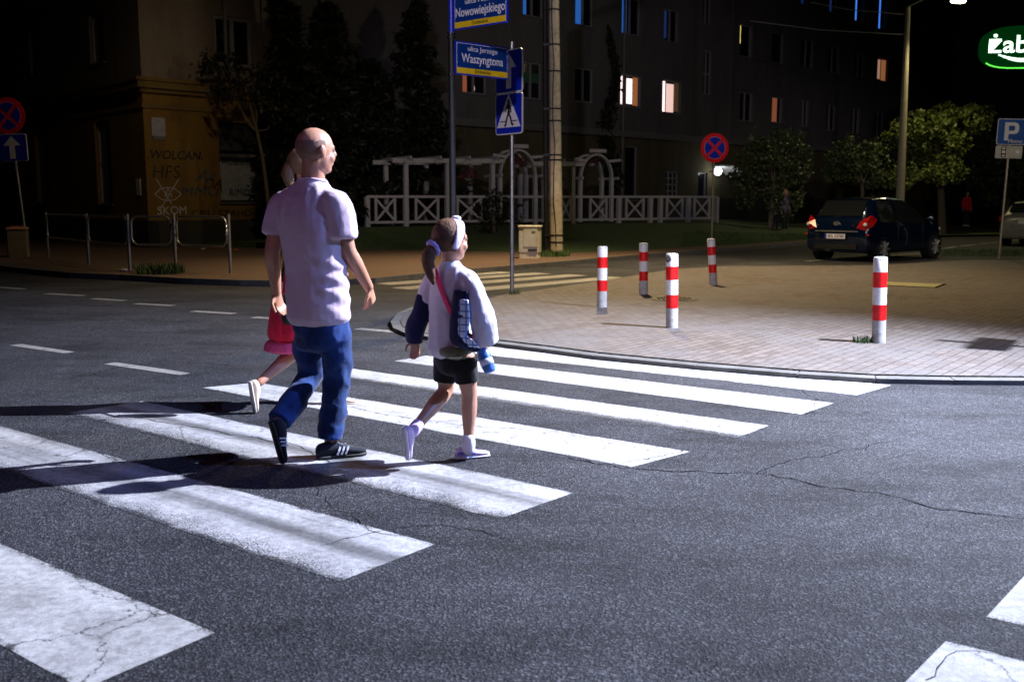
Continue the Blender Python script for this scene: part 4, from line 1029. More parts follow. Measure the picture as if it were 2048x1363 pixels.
# shop sign ---------------------------------------------------------
Ys = 36.0; c = P(2052, 96, Ys); s = empty('shop_sign', c, 'glowing green shop sign with white lettering at the top right edge', 'shop sign', rz=R(-8))
k = Ys/FPX; out = []
W, Hh = 84*k, 38*k
for i in range(36):
    a = 2*math.pi*i/36; ca, sa = math.cos(a), math.sin(a); e = .55
    out.append((W*abs(ca)**e*(1 if ca > 0 else -1), Hh*abs(sa)**(e+.2)*(1 if sa > 0 else -1)+.12*Hh*(1-abs(ca))*(1 if sa > 0 else 0)))
MB().prism(out, 0, .25).build('sign_box', emit('sign_green', (0.0, .09, .012), .22), s)
GW = emit('sign_letters', (.75, 1, .78), 2.2)
wtext('żabka', 46*k, GW, 'sign_letters', s, Matrix.Translation((-9*k, -.012, 6*k)), bold=.012, fit=122*k)
mb = MB(); pts = [Vector(((-50+i*9)*k, -.02, (-12-11*math.sin(math.pi*i/10))*k)) for i in range(11)]
for i in range(10): mb.bar(pts[i], pts[i+1], (2+5*math.sin(math.pi*(i+.5)/10))*k, .01, up=Vector((0, 1, 0)))
mb.build('smile_swoosh', GW, s)
mb = MB(); lo = [o_ for o_ in out if o_[1] < -.62*Hh]; lo.sort()
for a, b_ in zip(lo[:-1], lo[1:]): mb.bar((a[0], -.01, a[1]), (b_[0], -.01, b_[1]), 2.2*k, .02, up=Vector((0, 1, 0)))
mb.build('edge_glow', emit('sign_edge', (.15, 1, .1), 1.3), s)
MB().box((3.5, .12, 0), (4, .08, .08)).build('bracket', M_DARKM, s)
# ================================================================ trees
def leafcloud(mb, centres, n, size, flat=.5, droop=0.0):
    tot = sum(r[0]*r[1]*r[2] for _, r in centres)**1.0
    for c, r in centres:
        k = int(n*(r[0]*r[1]*r[2])/tot)
        for _ in range(k):
            v = Vector([random.gauss(0, 1) for _ in range(3)]).normalized()*(random.random()**.35)
            p = Vector((c[0]+v.x*r[0], c[1]+v.y*r[1], c[2]+v.z*r[2]))
            if noise.noise(p*1.6+Vector((5, 5, 5))) < -.14 or noise.noise(p*3.7) < -.25: continue
            p += v*.25*noise.noise(p*2.3+Vector((1, 7, 2)))+Vector((0, 0, .25*noise.noise(p*1.3)))
            s = Vector([random.gauss(0, 1) for _ in range(3)]).normalized(); t = s.cross(Vector([random.gauss(0, 1) for _ in range(3)])).normalized()
            z = size*random.uniform(.6, 1.3); s *= z; t *= z*.55
            s.z -= droop*z
            mb.poly([p-s, p-t*.9, p+s*.2-t, p+s, p+s*.2+t, p-t*-.9])
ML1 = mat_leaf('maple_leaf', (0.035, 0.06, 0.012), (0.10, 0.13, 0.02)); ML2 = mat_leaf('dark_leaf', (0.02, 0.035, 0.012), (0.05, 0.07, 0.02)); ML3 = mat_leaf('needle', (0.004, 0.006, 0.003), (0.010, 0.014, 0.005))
def tree(px, pyb, Y, zb, blobs, n, size, mt, label, name='tree', trunk_r=.09, trunk=True, droop=0):
    b = P(px, pyb, Y); b.z = zb; s = empty(name, b, label, 'tree')
    cs = []
    for (x, y, rx, ry, dy) in blobs:
        c = P(x, y, Y+dy)-b; k = Y/FPX; cs.append((c, (rx*k, min(rx, ry*1.2)*k, ry*k)))
    mb = MB(); leafcloud(mb, cs, n, size, droop=droop); mb.build('crown', mt, s, fix=False)
    if trunk:
        top = sum((c for c, r in cs), Vector((0, 0, 0)))/len(cs); mb = MB()
        mid = Vector((top.x*.4+.05, 0, top.z*.55)); mb.limb([((0, 0, -.4), trunk_r*1.2), (mid, trunk_r*.85), (top, trunk_r*.4)], 10)
        for c, r in cs: mb.limb([(mid.lerp(top, .4), trunk_r*.5), (c*.6+mid*.4+Vector((0, 0, -.05)), trunk_r*.35), (c, trunk_r*.15)], 7, 2)
        mb.build('trunk', M_BARK, s, smooth=True)
    return s
tree(1537, 466, 38.5, .3, [(1520, 330, 52, 50, 0), (1575, 345, 50, 58, .3), (1540, 290, 50, 34, 0), (1500, 365, 40, 45, 0), (1565, 400, 42, 34, 0), (1600, 310, 26, 40, 0)], 13000, .075, ML2, 'round crowned small tree on the dark lawn beside the two standing people')
tree(1722, 470, 43, .3, [(1690, 330, 42, 40, 0), (1735, 330, 45, 48, 0), (1700, 295, 40, 22, 0), (1757, 365, 26, 30, 0)], 8500, .08, ML2, 'dark bushy tree just left of the tall street lamp pole')
tree(1885, 470, 44, .3, [(1840, 262, 55, 38, -.5), (1900, 245, 60, 36, 0), (1945, 240, 40, 32, 0), (1880, 290, 62, 28, -.5), (1845, 325, 62, 26, 0), (1935, 225, 30, 20, 0), (1815, 355, 44, 25, -1), (1890, 345, 40, 30, -1), (1790, 275, 30, 18, -.5)], 24000, .085, ML1, 'broad leafy tree lit yellow green by the street lamp on the right', trunk_r=.16)
tree(2010, 470, 52, .3, [(2010, 350, 60, 60, 0), (1960, 320, 40, 60, 0), (2080, 300, 60, 80, 0)], 5000, .14, ML2, 'dark tree behind the paid parking sign', trunk_r=.15)
def conifer(px, Y, zb, ytop, halfw, n, label, gap=.0):
    b = P(px, 440, Y); b.z = zb; s = empty('conifer_tree', b, label, 'tree'); k = Y/FPX
    H = P(px, ytop, Y).z-zb; W = halfw*k; mb = MB(); tk = MB()
    tk.limb([((0, 0, -.4), .14), ((0, 0, H*.5), .09), ((0, 0, H*.97), .02)], 8)
    nb = 105
    for i in range(nb):
        t = (i+.5)/nb; z = H*(.05+.95*t); r = W*(1-t)**.75*random.uniform(.6, 1.12)+.12
        if random.random() < gap: continue
        a = random.uniform(0, 6.28); d = Vector((math.cos(a), math.sin(a), random.uniform(-.1, .45))); tk.limb([((0, 0, z), .03), (Vector((0, 0, z))+d*r, .006)], 5, 1)
        for _ in range(int(2.6*n/nb)):
            u = random.random()**.5; p = Vector((0, 0, z))+d*r*u+Vector((random.gauss(0, .09), random.gauss(0, .09), random.gauss(0, .08)-.1*u))
            sgn = (d*.6+Vector((random.gauss(0, .5), random.gauss(0, .5), random.gauss(0, .5)-.3))).normalized()*random.uniform(.08, .20); t_ = sgn.cross(Vector([random.gauss(0, 1) for _ in range(3)])).normalized()*.045
            mb.poly([p-sgn*.3-t_, p+sgn-t_*.2, p+sgn+t_*.2, p-sgn*.3+t_])
    mb.build('crown', ML3, s, fix=False); tk.build('trunk', mat('dark_bark', (.018, .014, .01), .95, var=.3), s)
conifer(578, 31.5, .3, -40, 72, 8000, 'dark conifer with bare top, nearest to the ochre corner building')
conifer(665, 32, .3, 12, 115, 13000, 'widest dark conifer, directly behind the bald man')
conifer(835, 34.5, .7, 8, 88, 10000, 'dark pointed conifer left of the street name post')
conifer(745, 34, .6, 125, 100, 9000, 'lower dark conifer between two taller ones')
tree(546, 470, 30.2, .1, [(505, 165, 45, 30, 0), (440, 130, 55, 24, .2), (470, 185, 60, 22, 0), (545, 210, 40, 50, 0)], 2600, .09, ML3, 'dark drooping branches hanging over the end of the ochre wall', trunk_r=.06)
# shrub in front of the fence
c = P(988, 440, 30.5); c.z = .75; s = empty('shrub', c, 'rounded dark shrub in front of the white fence', 'shrub'); k = 30.5/FPX
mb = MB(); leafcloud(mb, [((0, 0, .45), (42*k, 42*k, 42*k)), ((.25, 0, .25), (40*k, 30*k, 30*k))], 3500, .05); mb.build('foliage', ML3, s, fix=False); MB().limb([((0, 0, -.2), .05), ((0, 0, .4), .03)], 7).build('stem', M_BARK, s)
# climbing vine on the facade right of the pole
mb = MB(); vs_ = MB()
t0, z0 = fp(1215, 300, O2, UR, NR); base = O2+UR*t0+NR*.1; 
vn = empty('climbing_vine', base, 'dark climbing vine spread over the facade right of the concrete pole', 'climbing plant')
pr = Vector((0, 0, 1.0))
for i in range(26):
    z = 1+i*.30; w = .9*(1-i/32)
    for _ in range(70): 
        p = UR*random.gauss(.3*math.sin(i*.4), w*.45)+Vector((0, 0, z+random.gauss(0, .2)))+NR*random.uniform(.0, .14); s_ = Vector([random.gauss(0, 1) for _ in range(3)]).normalized()*.07; t_ = s_.cross(NR).normalized()*.06; mb.poly([p-s_, p-t_, p+s_, p+t_])
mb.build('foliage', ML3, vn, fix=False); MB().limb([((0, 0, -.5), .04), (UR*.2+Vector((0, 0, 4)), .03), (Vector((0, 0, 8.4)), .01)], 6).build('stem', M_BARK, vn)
# ================================================================ cars
M_CARB = mat('dark_blue_paint', (0.003, 0.010, 0.032), 0.12, 0.3, var=.05, spec=.6, coat=.8)
M_CARS = mat('silver_paint', (0.42, 0.42, 0.36), 0.3, 0.6, var=.05, coat=.7)
M_CGL = mat_glass('car_glass', (0.012, 0.014, 0.014), 0.04)
M_TAIL = mat('tail_red', (0.36, 0.006, 0.006), 0.2, var=.1, coat=.6)
M_HUB = mat('hubcap', (0.42, 0.42, 0.36), 0.45, .3)
M_CHR = mat('chrome_trim', (.8, .8, .8), .3, 1.0, var=.02)
def car(root, L, W, prof, paint, plate_txt, estate=False):
    # prof: list of (y, z_low, z_belt, z_roof, halfwidth, roof halfwidth)
    def interp(y):
        for a, b in zip(prof[:-1], prof[1:]):
            if a[0] <= y <= b[0]:
                t = (y-a[0])/(b[0]-a[0]); return [a[k]+(b[k]-a[k])*t for k in range(6)]
        return list(prof[-1] if y > prof[-1][0] else prof[0])
    def sect(y, off=0.0):
        _, zl, zb, zr, w, wr = interp(y)
        side = [(w*.86, zl), (w*.97, zl+.08), (w*1.0, zl+.3*(zb-zl)), (w*.995, zl+.65*(zb-zl)), (w*.965, zb)]
        if zr > zb+.12: top = [(w*.93+(wr-w*.93)*.30, zb+(zr-zb)*.33), (w*.93+(wr-w*.93)*.68, zb+(zr-zb)*.68), (wr, zr-.06), (wr*.88, zr-.012), (wr*.45, zr+.008), (0, zr+.012)]
        else: top = [(w*.93, zb+(zr-zb)*.3+.004), (w*.88, zb+(zr-zb)*.6+.006), (w*.8, zr), (w*.6, zr+.01), (w*.3, zr+.016), (0, zr+.018)]
        return side+top
    ys = []
    y0, y1 = prof[0][0], prof[-1][0]; n = 44
    ys = sorted(set([y0+(y1-y0)*i/n for i in range(n+1)]+[p[0] for p in prof]))
    ys = [y for i, y in enumerate(ys) if i == 0 or y-ys[i-1] > .012]
    mb = MB(); rings = []
    for y in ys:
        h = sect(y); ring = [(x, y, z) for x, z in h]+[(-x, y, z) for x, z in reversed(h[:-1])]; rings.append(ring)
    m = len(rings[0])
    for r_ in rings: mb.v += [Vector(p) for p in r_]
    for i in range(len(rings)-1):
        for j in range(m-1): mb.f.append((i*m+j, i*m+j+1, (i+1)*m+j+1, (i+1)*m+j))
        mb.f.append((i*m+m-1, i*m, (i+1)*m, (i+1)*m+m-1))
    mb.f.append(tuple(range(m))); mb.f.append(tuple((len(rings)-1)*m+j for j in reversed(range(m))))
    mb.build('body', paint, root, smooth='auto')
    def patch(name, ya, yb, j0, j1, mt, side, off=.006, taper=0.0):
        p = MB(); k = 10; g = []
        for i in range(k+1):
            row = []
            for j in range(j0, j1+1):
                f = (j-j0)/(j1-j0); y = ya+taper*f+(yb-ya-taper*f*1.2)*i/k
                h = sect(y); x, z = h[j]; row.append(Vector((x*side, y, z))+Vector((side*off, 0, off*.6)))
            g.append(row)
        for i in range(k):
            for j in range(j1-j0): p.poly([g[i][j], g[i+1][j], g[i+1][j+1], g[i][j+1]])
        return p.build(name, mt, root, smooth=True)
    return sect, patch, interp
def wheel(root, x, y, r, side):
    w = MB(); w.secs([((x-side*.19, y, r), (0, r*.96, 0), (0, 0, r*.96)), ((x-side*.17, y, r), (0, r, 0), (0, 0, r)), ((x-side*.02, y, r), (0, r, 0), (0, 0, r)), ((x, y, r), (0, r*.93, 0), (0, 0, r*.93))], 28, 1, 0)
    wh = w.build('wheel', M_BLACK, root, smooth='auto')
    h = MB(); h.secs([((x, y, r), (0, r*.66, 0), (0, 0, r*.66)), ((x+side*.012, y, r), (0, r*.6, 0), (0, 0, r*.6))], 24, 1, 0); h.build('rim', mat('rim_dark', (.05, .05, .05), .5), wh)
    sp = MB()
    for k in range(7):
        a = 2*math.pi*k/7; d = Vector((0, math.cos(a), math.sin(a))); c = Vector((x+side*.018, y, r)); sp.bar(c+d*r*.1, c+d*r*.63, .018, r*.24, up=Vector((1, 0, 0)))
    sp.cyl((x, y, r), (x+side*.03, y, r), r*.2, n=14); sp.build('hubcap', M_HUB, wh)
    ar = MB(); ar.secs([((x-side*.22, y, r+.02), (0, r*1.17, 0), (0, 0, r*1.17)), ((x-side*.012, y, r+.02), (0, r*1.17, 0), (0, 0, r*1.17))], 26, 1, 0); ar.build('wheel_arch', M_SBLK, root)
# dark hatchback
H = [(-1.88, .30, .74, .80, .74, .60), (-1.84, .24, .84, .93, .80, .62), (-1.78, .22, .90, 1.02, .825, .62), (-1.62, .20, .92, 1.24, .84, .60), (-1.47, .20, .93, 1.42, .845, .59), (-1.30, .20, .93, 1.49, .847, .60), (-.7, .19, .92, 1.525, .848, .61), (-.1, .19, .91, 1.51, .848, .60),
     (.35, .19, .90, 1.42, .845, .58), (.75, .19, .89, 1.23, .84, .56), (1.12, .19, .88, 1.01, .83, .58), (1.35, .19, .86, .95, .81, .6), (1.6, .2, .78, .85, .78, .6), (1.78, .24, .66, .70, .68, .5), (1.86, .30, .55, .58, .56, .4)]
rc = G(1672, 522, 0); hz = R(49)
s = empty('parked_car', (0, 0, 0), 'dark blue hatchback waiting on the side road, seen from behind', 'car')
d = Vector((math.sin(hz), math.cos(hz), 0)); s.location = rc+d*1.95; s.rotation_euler.z = -hz; s.scale = (1.04, 1.06, 1.02)
sect, patch, itp = car(s, 3.75, 1.7, H, M_CARB, '')
for sd in (-1, 1):
    patch('side_window', -1.38, -.62, 4, 7, M_CGL, sd, taper=.05); patch('side_window', -.54, .82, 4, 7, M_CGL, sd, taper=.02)
    for y in (-.58, .62): 
        mb = MB(); pts = [Vector((sect(y)[j][0]*sd+sd*.004, y, sect(y)[j][1])) for j in range(1, 5)]
        for a, b in zip(pts[:-1], pts[1:]): mb.bar(a, b, .008, .012, up=Vector((1, 0, 0)))
        mb.build('door_seam', M_SBLK, s)
    MB().box((sd*.855, -.42, .82), (.03, .18, .03)).build('door_handle', M_CARB, s)
    MB().ell((sd*.95, .72, 1.0), (.10, 0, 0), (0, .06, 0), (0, 0, .075)).build('wing_mirror', M_CARB, s, smooth=True)
    wheel(s, sd*.845, -1.22, .30, sd); wheel(s, sd*.845, 1.24, .30, sd)
    # tail lights wrap round the corner
    mb = MB(); pl = [(.52, -1.905, .80), (.74, -1.87, .74), (.86, -1.76, .84), (.862, -1.60, 1.0), (.80, -1.72, 1.10), (.62, -1.82, 1.0)]
    cen = Vector((.68*sd, -1.72, .92)); vs = [Vector((x*sd, y, z)) for x, y, z in pl]
    fr = Vector((.76*sd, -1.90, .92))
    for i in range(6): mb.poly([vs[i], vs[(i+1) % 6], fr]); mb.poly([vs[i], vs[(i+1) % 6], cen])
    tl = mb.build('tail_light', M_TAIL, s)
    MB().ell((.745*sd, -1.915, .885), (.045, .01*sd, 0), (0, .015, 0), (0, 0, .04)).build('reversing_lens', mat('clear_lens', (.7, .65, .65), .15), tl, smooth=True)
    MB().ell((.80*sd, -1.885, .64), (.04, 0, 0), (0, .012, 0), (0, 0, .025)).build('reflector', M_TAIL, s)
# rear glass on the sloping hatch
g = MB(); k = 8
def top_at(y, f): 
    h = sect(y); w = h[8][0]*.94+.05; return Vector((w*f, y-.022, h[10][1]+.006))
for i in range(k):
    ya, yb = -1.745+(.31)*i/k, -1.745+.31*(i+1)/k
    for f0 in range(-4, 4):
        g.poly([top_at(ya, f0/4.0), top_at(ya, (f0+1)/4.0), top_at(yb, (f0+1)/4.0), top_at(yb, f0/4.0)])
g.build('rear_window', M_CGL, s, smooth=True)
MB().bar((-.28, -1.89, .70), (.40, -1.89, .70), .03, .018).build('chrome_strip', M_CHR, s) if False else MB().bar((-.55, -1.897, .72), (.55, -1.897, .72), .022, .03).build('chrome_strip', M_CHR, s)
em = MB(); em.secs([((0, -1.87, .905), (.075, 0, 0), (0, 0, .05)), ((0, -1.905, .905), (.075, 0, 0), (0, 0, .05))], 20, 1, 0); em.build('emblem', M_CHR, s)
MB().box((0, -1.915, .60), (.56, .02, .13)).build('plate_holder', M_SBLK, s)
pl = MB().box((0, -1.93, .60), (.52, .014, .112)).build('number_plate', M_SWHT, s)
MB().box((-.238, -1.9385, .60), (.04, .003, .108)).build('blue_band', M_BLUE, pl)
wtext('SKL 53760', .105, M_SBLK, 'plate_text', pl, Matrix.Translation((.02, -1.940, .60)), sx=.92, bold=.001)
wtext('1.3', .04, M_CHR, 'badge', s, Matrix.Translation((-.5, -1.885, .86))); wtext('vvti', .04, M_CHR, 'badge', s, Matrix.Translation((.42, -1.892, .86)))
MB().bar((-.1, -1.80, 1.05), (.28, -1.70, 1.14), .012, .012).build('rear_wiper', M_BLACK, s)
MB().box((0, -1.90, .36), (1.1, .05, .12)).build('lower_bumper', M_SBLK, s)
hl = MB()
for sd in (-1, 1): MB().ell((.64*sd, 1.62, .74), (.13, -.06*sd, 0), (.04*sd, .12, 0), (0, 0, .07)).build('headlight', mat('clear_lens', (.7, .65, .65), .15), s, smooth=True)
# silver car at the right edge
S2 = [(-2.2, .30, .80, .86, .78, .62), (-2.14, .24, .92, 1.0, .83, .64), (-2.0, .22, .96, 1.16, .86, .64), (-1.75, .20, .97, 1.38, .87, .62), (-1.45, .20, .97, 1.46, .87, .62), (-.6, .20, .95, 1.50, .87, .63), (.2, .2, .93, 1.46, .87, .61), (.75, .2, .92, 1.2, .86, .60), (1.1, .2, .90, .98, .85, .62), (1.7, .2, .8, .88, .82, .62), (2.0, .24, .68, .73, .7, .5), (2.08, .3, .56, .6, .6, .4)]
hz = R(38); rc = G(2052, 492, 0); s = empty('parked_car', (0, 0, 0), 'silver car cut off by the right edge, parked behind the parking sign', 'car')
d = Vector((math.sin(hz), math.cos(hz), 0)); s.location = rc+d*2.1; s.rotation_euler.z = -hz
sect, patch, itp = car(s, 4.3, 1.74, S2, M_CARS, '')
for sd in (-1, 1):
    patch('side_window', -1.75, -.75, 4, 7, M_CGL, sd, taper=.1); patch('side_window', -.66, .55, 4, 7, M_CGL, sd, taper=.02)
    wheel(s, sd*.865, -1.35, .31, sd); wheel(s, sd*.865, 1.3, .31, sd)
    MB().box((sd*.80, -2.12, .90), (.14, .12, .2)).build('tail_light', M_TAIL, s)
g = MB()
for i in range(k):
    ya, yb = -2.06+.40*i/k, -2.06+.40*(i+1)/k
    for f0 in range(-4, 4): g.poly([top_at(ya, f0/4.0), top_at(ya, (f0+1)/4.0), top_at(yb, (f0+1)/4.0), top_at(yb, f0/4.0)])
g.build('rear_window', M_CGL, s, smooth=True)
pl = MB().box((0, -2.215, .80), (.52, .02, .112)).build('number_plate', M_SWHT, s); MB().box((0, -2.20, .80), (.8, .02, .15)).build('plate_recess', mat('recess_silver', (.5, .45, .3), .3, .5), s)
MB().box((0, -2.2, .45), (1.62, .1, .2)).build('bumper', mat('bumper_grey', (.2, .2, .17), .5), s)
em = MB(); em.secs([((0, -2.19, .93), (.05, 0, 0), (0, 0, .05)), ((0, -2.215, .93), (.05, 0, 0), (0, 0, .05))], 18, 1, 0); em.build('emblem', M_CHR, s)
# ================================================================ people
SKIN = mat_skin('skin', (0.46, 0.225, 0.145)); SKINK = mat_skin('child_skin', (0.50, 0.25, 0.165))
def axes(az): a = R(az); return Vector((math.cos(a), -math.sin(a), 0)), Vector((math.sin(a), math.cos(a), 0)), Vector((0, 0, 1))
def head(mb, c, az, s=1.0, child=False, pitch=0.0):
    r, f, u = axes(az)
    if pitch: M = Matrix.Rotation(R(pitch), 3, r); f = M @ f; u = M @ u
    c = Vector(c); E = lambda x, y, z, a, b, d, n=14, m=9: mb.ell(c+(r*x+f*y+u*z)*s, r*a*s, f*b*s, u*d*s, n, m)
    E(0, -.012, .03, .076, .097, .088, 20, 14); E(0, .022, -.035, .058, .066, .070, 18, 12)
    E(0, .045, -.082, .033, .036, .026); E(0, .066, .022, .052, .024, .022); E(-.03, .058, -.03, .028, .026, .028); E(.03, .058, -.03, .028, .026, .028)
    k = .7 if child else 1.0
    mb.limb([(c+(f*.080+u*.020)*s, .009*s), (c+(f*(.093+.008*k)-u*.010)*s, .013*s*k+.001), (c+(f*.086-u*.024)*s, .012*s)], 10, 2)
    E(0, .084, -.047, .020, .010, .0055); E(0, .082, -.058, .018, .010, .006)
    for sd in (-1, 1):
        E(sd*.080, -.010, -.004, .012, .020, .034); E(sd*.090, -.018, .006, .006, .018, .026)
    return r, f, u
def eyes(root, c, az, s):
    r, f, u = axes(az)
    for sd in (-1, 1):
        mb = MB(); mb.ell(c+(r*sd*.031+f*.078+u*.008)*s, r*.012*s, f*.006*s, u*.006*s, 10, 7); e = mb.build('eye', mat('eye_white', (.32, .26, .24), .5), root, world=True, smooth=True)
        mb = MB(); mb.ell(c+(r*sd*.031+f*.083+u*.008)*s, r*.005*s, f*.003*s, u*.005*s, 8, 6); mb.v = [v-root.location for v in mb.v]; mb.build('iris', mat('iris', (.05, .03, .02), .3), e)
def hand(mb, w, d, pn, s=1.0, curl=0.5, thumb=1):
    w = Vector(w); d = d.normalized(); pn = (pn-d*pn.dot(d)).normalized(); l = d.cross(pn).normalized()*thumb
    k = w+d*.088*s
    mb.secs([(w-d*.02*s, l*.026*s, pn*.020*s), (w+d*.03*s, l*.036*s, pn*.017*s), (w+d*.07*s, l*.041*s, pn*.014*s), (k, l*.038*s, pn*.011*s)], 14, 3, .5)
    for i, (o, L) in enumerate(((.030, .072), (.010, .080), (-.011, .075), (-.031, .060))):
        p = k+l*o*s-d*.012*s; dd = (d+l*o*1.2).normalized(); pts = [(p, .0098*s)]; a = curl*.35
        for j, fr in enumerate((.45, .31, .24)):
            a += curl*.55; v = (dd*math.cos(a)+pn*math.sin(a)); p = p+v*L*fr*s; pts.append((p, (.0092-.0008*j)*s))
        mb.limb(pts, 8, 2, .8)
    p = w+d*.022*s+l*.030*s; t1 = (d*.55+l*.75+pn*.25).normalized(); p2 = p+t1*.035*s; p3 = p2+(d*.85+l*.25+pn*.4).normalized()*.03*s; p4 = p3+(d*.9+pn*.45).normalized()*.022*s
    mb.limb([(p, .013*s), (p2, .011*s), (p3, .0098*s), (p4, .0085*s)], 8, 2, .8)
def fold(ax, amp, fx, fz, seed=0.0):
    def f(co, n):
        v = Vector((co.x*fx+seed, co.y*fx, co.z*fz)); a = noise.noise(v); b = noise.noise(v*2.3+Vector((9, 3, 1)))
        return amp*((1-abs(a)*2.4)*.6+.4*b)
    return f
def shoe(root, heel, toe, up, s, m_up, m_sole, stripes=None, accent=None, lace=None):
    """heel, toe: points on the sole plane"""
    heel = Vector(heel); toe = Vector(toe); L = (toe-heel).length; f = (toe-heel).normalized(); up = (up-f*up.dot(f)).normalized(); r = f.cross(up)
    k = L/.29; T = [(0, .030, .080), (.06, .036, .090), (.2, .038, .094), (.36, .037, .090), (.52, .041, .070), (.7, .046, .055), (.87, .043, .047), (.97, .028, .036)]
    mb = MB(); mb.secs([(heel+f*L*t+up*(h/2+.010)*k, r*w*k, up*(h/2-.006)*k) for t, w, h in T], 18, 3, .5); sh = mb.build('shoe', m_up, root, world=True, remesh=.004*k+.001, relax=1, smooth=True)
    mb = MB(); mb.secs([(heel+f*L*t+up*.013*k, r*(w+.005)*k, up*.014*k) for t, w, h in T], 18, 3, .5); mb.v = [v-root.location for v in mb.v]; mb.build('sole', m_sole, sh, smooth=True)
    for sd in ((1, -1) if stripes else ()):
        mb = MB()
        for i in range(3):
                a = heel+f*L*(.36+i*.085)+up*.025*k+r*sd*.044*k; b = heel+f*L*(.43+i*.085)+up*.070*k+r*sd*.034*k; m_ = (a+b)/2+r*sd*.004*k
                mb.bar(a, m_, .011*k, .004, up=r); mb.bar(m_, b, .011*k, .004, up=r)
        mb.v = [v-root.location for v in mb.v]; mb.build('stripes', stripes, sh)
    if lace:
        mb = MB()
        for i in range(5):
            t = .36+i*.065; h = .098-.008*i*1.2; c = heel+f*L*t+up*h*k*.96; mb.bar(c-r*.024*k, c+r*.024*k, .007*k, .005*k, up=up)
        mb.v = [v-root.location for v in mb.v]; mb.build('laces', lace, sh)
    if accent:
        mb = MB(); mb.secs([(heel+f*L*t+up*(h*.42+.016)*k, r*(w+.0025)*k, up*(h*.30)*k) for t, w, h in T[:5]], 18, 3, .3); mb.v = [v-root.location for v in mb.v]; mb.build('accent', accent, sh, smooth=True)
    return sh
# ---------------------------------------------------------------- the bald man
F5 = P(690, 900, 5.4)
man = empty('person', G(672, 905), 'bald man in a pale lilac T-shirt and blue jeans striding over the crossing', 'person', 'people crossing the road')
TR, TF, U3 = axes(30)
hc = P(633, 304, 5.42)
mb = MB(); hr, hf, hu = head(mb, hc, 50, 1.08)
nk = P(626, 352, 5.44); mb.limb([(hc-hu*.03-hf*.02, .060), (nk, .064), (P(624, 375, 5.45), .075)], 16, 3)
def torso(mb, rows, n=20):
    mb.secs([(P(x, y, Y), TR*a, TF*b) for x, y, Y, a, b in rows], n, 3, .5)
torso(mb, [(637, 640, 5.42, .15, .11), (634, 560, 5.42, .14, .10), (626, 470, 5.42, .16, .11), (620, 400, 5.44, .17, .09), (622, 378, 5.44, .10, .07)])
rs, re, rw = P(675, 408, 5.36), P(696, 500, 5.36), P(738, 575, 5.50)
mb.limb([(rs, .050), (rs.lerp(re, .5), .050), (re, .043), (re.lerp(rw, .35), .042), (rw, .027)], 14)
hand(mb, rw, P(750, 616, 5.55)-rw, TR*-.8+TF*-.3, 1.02, .75, thumb=-1)
ls, le, lw = P(567, 408, 5.53), P(544, 505, 5.48), P(553, 585, 5.58)
mb.limb([(ls, .050), (ls.lerp(le, .5), .049), (le, .042), (le.lerp(lw, .35), .040), (lw, .027)], 14)
hand(mb, lw, P(560, 625, 5.62)-lw, TR*.9, 1.0, .7, thumb=1)
RL = [P(664, 600, 5.40), P(674, 748, 5.42), P(662, 885, 5.39)]; LLg = [P(616, 600, 5.5), P(623, 746, 5.56), P(556, 848, 5.26)]
for L in (RL, LLg): mb.limb([(L[0], .085), (L[1], .055), (L[1].lerp(L[2], .35), .055), (L[2], .038)], 14)
mb.build('body', SKIN, man, world=True, remesh=.0062, relax=3, smooth=True)
eyes(man, hc, 50, 1.08)
mb = MB(); mb.ell(hc+(-hf*.012+hu*.028)*1.08, hr*.0785*1.08, hf*.0985*1.08, hu*.089*1.08, 30, 22); kp = []
for fc in mb.f:
    m_ = sum((mb.v[i] for i in fc), Vector((0, 0, 0)))/len(fc)-hc; hgt = m_.dot(hu)+.02*noise.noise(m_*30)
    if -.05 < hgt < .058 and m_.dot(hf) < .012-.5*max(0, -m_.dot(hu)): kp.append(fc)
mb.f = kp; mb.build('stubble', mat('grey_stubble', (.19, .10, .07), .7, var=.25, vs=90), man, world=True, smooth=True)
TEE = mat_fabric('lilac_tshirt', (0.60, 0.47, 0.56), var=.04)
mb = MB()
torso(mb, [(637, 634, 5.42, .190, .150), (636, 600, 5.42, .188, .146), (632, 540, 5.42, .184, .135), (625, 465, 5.42, .196, .136), (620, 412, 5.44, .205, .12), (620, 385, 5.45, .165, .098), (623, 366, 5.45, .085, .078)], 26)
mb.limb([(P(652, 396, 5.39), .062), (P(671, 407, 5.35), .074), (P(681, 437, 5.34), .078), (P(683, 475, 5.335), .080)], 20, 3, .12, ref=TF)
mb.limb([(P(590, 396, 5.50), .060), (P(569, 408, 5.53), .072), (P(557, 437, 5.53), .075), (P(550, 470, 5.52), .074)], 20, 3, .12, ref=TF)
def teef(co, n):
    d = fold(0, .010, 9, 4.0, 2)(co, n)+.003*noise.noise(co*26)
    k = max(0, 1-abs(co.z-.98)/.3); d *= min(1, max(.06, (co.z-.82)*9)); d += .006*k*math.sin(co.z*70+co.x*25+3*noise.noise(co*6))*max(0, (co-P(640, 560, 5.42)).dot(TR))*6
    return d
mb.build('tshirt', TEE, man, world=True, remesh=.007, relax=4, smooth=True, disp=teef)
mb = MB(); c = P(625, 362, 5.45)
pts = [c+TR*.080*math.cos(a)+TF*.074*math.sin(a)+U3*(.012*-math.sin(a)) for a in [2*math.pi*i/24 for i in range(25)]]; mb.tube(pts, .007, 8).build('collar', TEE, man, world=True, smooth=True)
JEAN = mat_fabric('blue_denim', (0.010, 0.036, 0.145), var=.65, scale=7)
mb = MB()
torso(mb, [(637, 612, 5.42, .150, .112), (640, 650, 5.42, .168, .126), (642, 685, 5.42, .155, .115)], 24)
